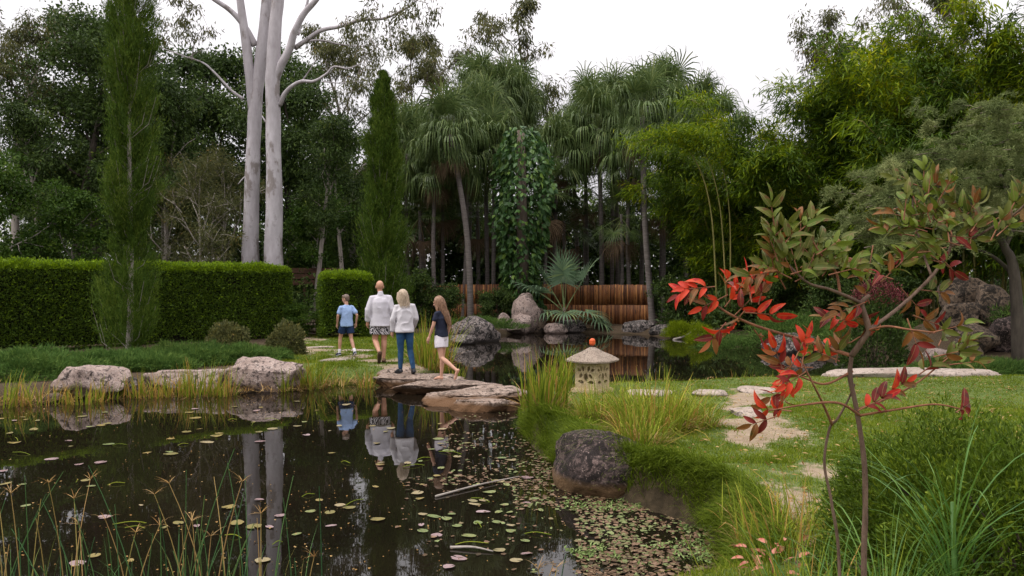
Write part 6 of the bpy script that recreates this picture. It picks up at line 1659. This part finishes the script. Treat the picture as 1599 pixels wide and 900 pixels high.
def rotz(a): c, s = math.cos(a), math.sin(a); return np.array([[c, -s, 0], [s, c, 0], [0, 0, 1.0]])
def rotx(a): c, s = math.cos(a), math.sin(a); return np.array([[1, 0, 0], [0, c, -s], [0, s, c]])

FEET_ON = [o for o in bpy.data.objects if o.name.startswith('stepping_stone')]
bpy.context.view_layer.update()
def drop(x, y):
    z = gzf(x, y)
    for o in FEET_ON:
        mi = o.matrix_world.inverted()
        ok, loc, nor, idx = o.ray_cast(mi @ Vector((x, y, 3)), (mi.to_3x3() @ Vector((0, 0, -1))).normalized())
        if ok: z = max(z, (o.matrix_world @ loc).z)
    return z

def person(label, px, Y, H, heading, J, wear, skin, build=1.0, yaw=0.0, pitch=0.0, z=None):
    k = H / 1.78
    D0 = dict(hipL=(-.092, 0, .93), hipR=(.092, 0, .93), kneeL=(-.10, .02, .50), kneeR=(.10, .02, .50), ankL=(-.10, -.02, .085), ankR=(.10, -.02, .085), toeL=(-.115, .15, .028), toeR=(.115, .15, .028),
              shoL=(-.175, 0, 1.415), shoR=(.175, 0, 1.415), elbL=(-.245, -.03, 1.16), elbR=(.245, -.03, 1.16), wriL=(-.245, .04, .90), wriR=(.245, .04, .90), chest=(0, 0, 1.30), neck=(0, -.01, 1.50), head=(0, .025, 1.655))
    D0.update(J); J = {a: np.array(b_, float) * k for a, b_ in D0.items()}
    bw = build * k; x = fx_(px, Y)
    zz = drop(x, Y) if z is None else z
    t = thing('person', label, 'person', (x, Y, zz), R(heading))
    Rh = rotz(R(yaw)) @ rotx(R(pitch))
    hc = J['head']
    hk = k * 1.07
    def hp(*v): return hc + Rh @ (np.array(v) * hk)
    mid = (J['hipL'] + J['hipR']) / 2; sm = (J['shoL'] + J['shoR']) / 2
    def tx(z_):  # torso centre at height fraction
        u = (z_ * k - mid[2]) / (sm[2] - mid[2]); c = mid + (sm - mid) * u; return c
    def sec(z_, rx, ry, dy=0): c = tx(z_); return (c[0], c[1] + dy * k, c[2], rx * bw, ry * bw)
    torso = [sec(.88, .150, .10), sec(.97, .163, .112, -.01), sec(1.08, .142, .10), sec(1.20, .158, .108), sec(1.32, .165, .112), sec(1.39, .142, .095), sec(1.445, .095, .072), sec(1.485, .06, .055)]
    torso = [(a_, b_, c_, d_ * .92, e_ * .92) for a_, b_, c_, d_, e_ in torso]
    pr = [loft(torso)]
    pr.append(rounded([tx(1.44), J['neck'], hp(0, -.015, -.06)], [.062 * k, .054 * k, .052 * k], 14))
    # head: skull, jaw, nose, brow, ears, lips
    pr += [blob(hp(0, -.012, .025), np.array([.077, .096, .100]) * hk, Rh), blob(hp(0, .028, -.045), np.array([.056, .062, .068]) * hk, Rh), blob(hp(0, .070, -.088), np.array([.026, .020, .020]) * hk, Rh)]
    pr += [rounded([hp(0, .088, .018), hp(0, .108, -.022)], [.009 * k, .015 * hk], 8), blob(hp(0, .102, -.024), np.array([.016, .013, .010]) * hk, Rh), rounded([hp(-.035, .082, .028), hp(.035, .082, .028)], .012 * hk, 8), blob(hp(0, .088, -.058), np.array([.024, .010, .010]) * hk, Rh)]
    for s in (-1, 1): pr.append(blob(hp(s * .078, -.008, -.008), np.array([.010, .022, .032]) * hk, Rh))
    for s in 'LR':
        sg = -1 if s == 'L' else 1
        sh, el, wr = J['sho' + s], J['elb' + s], J['wri' + s]
        pr.append(rounded([sm + (sh - sm) * 0.5, sh, sh + (el - sh) * .35, el, el + (wr - el) * .3, wr], np.array([.045, .048, .047, .040, .041, .028]) * bw, 12))
        dd_ = wr - el
        pr += hand(wr, dd_, np.array([-sg * 1.0, 0.3, 0]), np.array([-sg * 0.2, 1.0, 0.0]), k, 0.5)
        hi, kn, an, to = J['hip' + s], J['knee' + s], J['ank' + s], J['toe' + s]
        cal = kn + (an - kn) * .3 + unit(np.cross(unit(an - kn), [1, 0, 0])) * 0.0
        pr.append(rounded([hi + [0, 0, .02 * k], hi + (kn - hi) * .35, kn, cal, kn + (an - kn) * .65, an], np.array([.088, .082, .056, .058, .044, .034]) * bw, 14))
        fd = unit(to - an); hl = an + (np.array([0, 0, -1]) * .035 - fd * .03) * k
        shin = unit(an - kn); heel = an + shin * .035 * k - unit(to - an) * .022 * k
        pr.append(rounded([heel, an + (to - an) * .45, to], np.array([.034, .034, .022]) * k, 12, 1.0, 1.0))
        pr.append(rounded([an, heel], [.034 * k, .032 * k], 10))
        # toes
        sd = unit(np.cross(fd, shin)) 
        if 'shoes' not in wear:
            for i in range(5):
                o_ = to + sd * (i - 2) * .016 * k * sg
                pr.append(rounded([o_ - fd * .03 * k, o_ + fd * (.030 - .004 * abs(i - 0)) * k], [.013 * k, (.011 if i else .014) * k], 8))
    fuse('body', pr, M[skin], t, 0.0075 * max(k, 0.85), 3)
    ey = MB()
    for s in (-1, 1): ey.add(*blob(hp(s * .030, .082, .006), np.array([.009, .006, .006]) * k, Rh))
    ey.obj('eyes', M['eye'], t)
    # garments
    if 'top' in wear:
        mt, hem, slv, loose, low = wear['top']   # material, hem height, sleeve fraction (0..2), looseness
        secs = [sec(hem, .180 + loose * 1.35, .134 + loose), sec(hem + .09, .178 + loose * 1.25, .122 + loose), sec(1.08, .152 + loose * 1.3, .112 + loose), sec(1.20, .166 + loose * 1.1, .118 + loose), sec(1.32, .172 + loose * .6, .122 + loose * .6), sec(1.39, .158 + loose * .3, .104 + loose * .3), sec(1.435, .128, .084), sec(1.462, .09, .072), sec(1.49 if not low else 1.47, .066 if not low else .085, .062)]
        q = [loft(secs)]
        for s in 'LR':
            sh, el, wr = J['sho' + s], J['elb' + s], J['wri' + s]
            pts = [sm + (sh - sm) * .55 , sh + np.array([0, 0, -.004]) * k, sh + (el - sh) * min(slv, 1) * .55, sh + (el - sh) * min(slv, 1)]; rr = [.060, .064 + loose * .2, .060 + loose * .3, .050 + loose * .4 if slv > 1 else .060 + loose * .6]
            if slv > 1:
                e = el + (wr - el) * (slv - 1); pts += [(el + e) / 2, e]; rr += [.050 + loose * .4, .043 + loose * .4]
            q.append(rounded(pts, np.array(rr) * bw, 14))
            if wear.get('cuff'):
                e = pts[-1]; q.append(rounded([e - unit(wr - el) * .03 * k, e + unit(wr - el) * .012 * k], [.056 * bw, .060 * bw], 14))
        if wear.get('collar'): q.append(rounded([J['neck'] + np.array([0, -.012, -.03]) * k, J['neck'] + np.array([0, -.006, .012]) * k], [.070 * k, .064 * k], 14))
        fuse('shirt', q, M[mt], t, 0.010, 9, 0.016, 7.0, int(px), 1.25)
    if 'shorts' in wear:
        mt, frac, loose = wear['shorts']
        q = [loft([sec(.86, .158, .118), sec(.95, .166, .122, -.01), sec(1.03, .156, .112)])]
        for s in 'LR':
            hi, kn = J['hip' + s], J['knee' + s]
            e = hi + (kn - hi) * frac
            q.append(tube(np.array([hi + [0, 0, .04 * k], hi + (e - hi) * .5, e]), np.array([.096, .100 + loose * .6, .094 + loose]) * bw, 18))
        fuse('shorts', q, M[mt], t, 0.010, 2, 0.006, 13.0, int(px) + 1, 0.5)
    if 'jeans' in wear:
        q = [loft([sec(.87, .160, .122), sec(.95, .172, .132, -.012), sec(1.0, .140, .100)])]
        for s in 'LR':
            hi, kn, an = J['hip' + s], J['knee' + s], J['ank' + s]
            q.append(rounded([hi + [0, 0, .02 * k], hi + (kn - hi) * .4, kn, kn + (an - kn) * .35, an + (kn - an) * .10], np.array([.098, .090, .064, .063, .046]) * bw, 16))
        fuse('jeans', q, M[wear['jeans']], t, 0.010, 3, 0.005, 16.0, int(px) + 2, 0.6)
    if 'shoes' in wear:
        mt, sole = wear['shoes']
        for s in 'LR':
            kn, an, to = J['knee' + s], J['ank' + s], J['toe' + s]; fd = unit(to - an); shin = unit(an - kn)
            heel = an + shin * .040 * k - fd * .030 * k; dn = unit(np.cross(np.cross(fd, shin), fd)); tip = to + fd * .045 * k + dn * 0.0
            sh_ = fuse('shoe', [rounded([heel, an + shin * .012 * k + fd * .02 * k, an + (to - an) * .55, tip], np.array([.042, .046, .043, .030]) * k, 14), rounded([an, heel], [.046 * k if wear.get('high') else .040 * k, .042 * k], 12)], M[mt], t, 0.008, 3)
            b0 = heel + dn * .022 * k; b1 = tip + dn * .018 * k; sdv = unit(np.cross(fd, dn))
            so = MB().add(*rounded([b0, (b0 + b1) / 2, b1], np.array([.040, .040, .034]) * k, 12, 1.0, 1.0))
            V = so.V[0]; c0 = (b0 + b1) / 2; off = (V - c0) @ dn; so.V[0] = V - np.outer(off * 0.62, dn) + dn * 0.010 * k
            so.obj('sole', M[sole], sh_)
    if 'socks' in wear:
        for s in 'LR':
            kn, an = J['knee' + s], J['ank' + s]
            MB().add(*rounded([an, an + (kn - an) * .22], np.array([.042, .045]) * k, 12)).obj('sock', M['sock'], t)
    hr = wear.get('hair')
    if hr:
        kind, mt = hr; q = []
        cap = [blob(hp(0, -.022, .034), np.array([.086, .100, .098]) * hk, Rh)]
        if kind == 'short':
            q = [blob(hp(0, -.024, .036), np.array([.083, .096, .096]) * hk, Rh), blob(hp(0, -.050, -.010), np.array([.070, .064, .062]) * hk, Rh), blob(hp(0, .040, .085), np.array([.062, .052, .030]) * hk, Rh)]
        elif kind == 'bob':
            q = cap + [loft([(*(hp(0, -.055, -.235)), .070 * hk, .035 * hk), (*(hp(0, -.052, -.16)), .100 * hk, .058 * hk), (*(hp(0, -.045, -.06)), .104 * hk, .078 * hk), (*(hp(0, -.03, .03)), .094 * hk, .092 * hk)])]
            q += [rounded([hp(s * .078, .01, .05), hp(s * .090, .02, -.05), hp(s * .085, .01, -.16)], np.array([.03, .032, .018]) * hk, 10) for s in (-1, 1)]
        elif kind == 'long':
            q = cap + [loft([(*(hp(0, -.105, -.50)), .030 * hk, .020 * hk), (*(hp(0, -.105, -.40)), .070 * hk, .032 * hk), (*(hp(0, -.095, -.25)), .090 * hk, .042 * hk), (*(hp(0, -.07, -.12)), .094 * hk, .055 * hk), (*(hp(0, -.045, -.02)), .092 * hk, .075 * hk), (*(hp(0, -.03, .03)), .089 * hk, .09 * hk)])]
            q += [rounded([hp(s * .076, .015, .05), hp(s * .088, .02, -.08), hp(s * .096, .03, -.22), hp(s * .085, .03, -.38)], np.array([.026, .028, .026, .012]) * hk, 10) for s in (-1, 1)]
        ho = fuse('hair', q, M[mt], t, 0.008, 3, 0.007, 26.0, int(px) + 5, 0.22)
        if kind != 'short':
            rh = RNG(int(px)); sd_ = MB(); ln = -0.25 if kind == 'bob' else -0.50
            zs = np.array([.11, .06, 0, -.08, -.16, -.25, -.37, -.5]); rxs = np.array([.045, .088, .098, .102, .104, .098, .085, .06]); rys = np.array([.05, .095, .098, .086, .066, .052, .04, .03]); yc = np.array([-.022, -.022, -.032, -.045, -.055, -.085, -.10, -.10])
            for j in range(110):
                a_ = math.pi * 1.5 + rh.uniform(-1.9, 1.9); end = ln * rh.uniform(0.75, 1.12); zz_ = np.linspace(0.11, end, 9); w_ = rh.normal() * 0.06
                pts = [hp(math.cos(a_ + w_ * i) * np.interp(-z_, -zs, rxs) * 1.02, np.interp(-z_, -zs, yc) + math.sin(a_ + w_ * i) * np.interp(-z_, -zs, rys) * 1.02, z_) + rh.normal(size=3) * 0.004 for i, z_ in enumerate(zz_)]
                sd_.add(*tube(np.array(pts), np.linspace(0.005, 0.0018, 9) * hk, 5, caps=False))
            sd_.obj('strands', M[mt], ho, kind='stuff')
    return t

person('boy in light blue T-shirt and navy shorts walking ahead of the others', 541, 18.7, 1.45, 30,
       dict(hipL=(-.085, 0, .93), kneeL=(-.13, .17, .53), ankL=(-.15, .20, .085), toeL=(-.17, .37, .03), kneeR=(.13, -.02, .50), ankR=(.16, -.26, .13), toeR=(.18, -.10, .035), elbL=(-.255, .00, 1.17), wriL=(-.235, .12, .93), elbR=(.275, -.11, 1.18), wriR=(.285, .0, .95),
            head=(-.01, .05, 1.65), neck=(0, .01, 1.50)),
       dict(top=('blue_tee', .86, .62, .018, False), shorts=('navy', .62, .024), socks=True, shoes=('shoe_navy', 'sole_white'), hair=('short', 'hair_short')), 'skin', 0.92, 38, -8)
person('bald man in white long sleeved shirt and patterned shorts', 594, 17.0, 1.75, 8,
       dict(kneeR=(.075, .05, .50), ankR=(.065, .0, .085), toeR=(.08, .17, .028), kneeL=(-.115, .02, .50), ankL=(-.015, -.30, .25), toeL=(-.03, -.19, .085), elbL=(-.265, -.05, 1.15), wriL=(-.275, .02, .90), elbR=(.255, -.05, 1.16), wriR=(.26, .03, .90), head=(-.015, .03, 1.655)),
       dict(top=('white_shirt', .80, 1.78, .024, False), cuff=True, collar=True, shorts=('print_shorts', .70, .022), shoes=('shoe_brown', 'sole_dark')), 'skin_tan', 1.08, 8, -3)
person('blonde woman in white blouse and blue jeans', 632, 15.45, 1.645, 12,
       dict(kneeL=(-.085, .02, .50), ankL=(-.09, .02, .085), toeL=(-.16, .16, .03), kneeR=(.11, .0, .50), ankR=(.17, -.14, .09), toeR=(.165, .02, .03), shoL=(-.165, .02, 1.40), shoR=(.16, .02, 1.42), elbL=(-.245, .0, 1.15), wriL=(-.255, .06, .90), elbR=(.235, .02, 1.15), wriR=(.20, .20, .98),
            neck=(-.02, .02, 1.49), head=(-.045, .07, 1.63)),
       dict(top=('white_blouse', .87, 1.95, .020, False), jeans='denim', shoes=('shoe_black', 'shoe_black'), hair=('bob', 'hair_blonde')), 'skin', 0.97, 22, -14)
person('barefoot girl with long brown hair, dark top and white shorts', 689, 14.35, 1.53, 60,
       dict(kneeR=(.085, .03, .50), ankR=(.085, .06, .075), toeR=(.09, .22, .022), kneeL=(-.085, -.06, .50), ankL=(-.075, -.44, .25), toeL=(-.075, -.41, .09), elbL=(-.22, .05, 1.16), wriL=(-.215, .15, .93), elbR=(.22, -.06, 1.16), wriR=(.22, .0, .93), neck=(0, .02, 1.50), head=(0, .07, 1.64)),
       dict(top=('navy_tee', .93, .45, .010, True), shorts=('white_shorts', .52, .030), hair=('long', 'hair_long')), 'skin', 0.88, 12, -16)
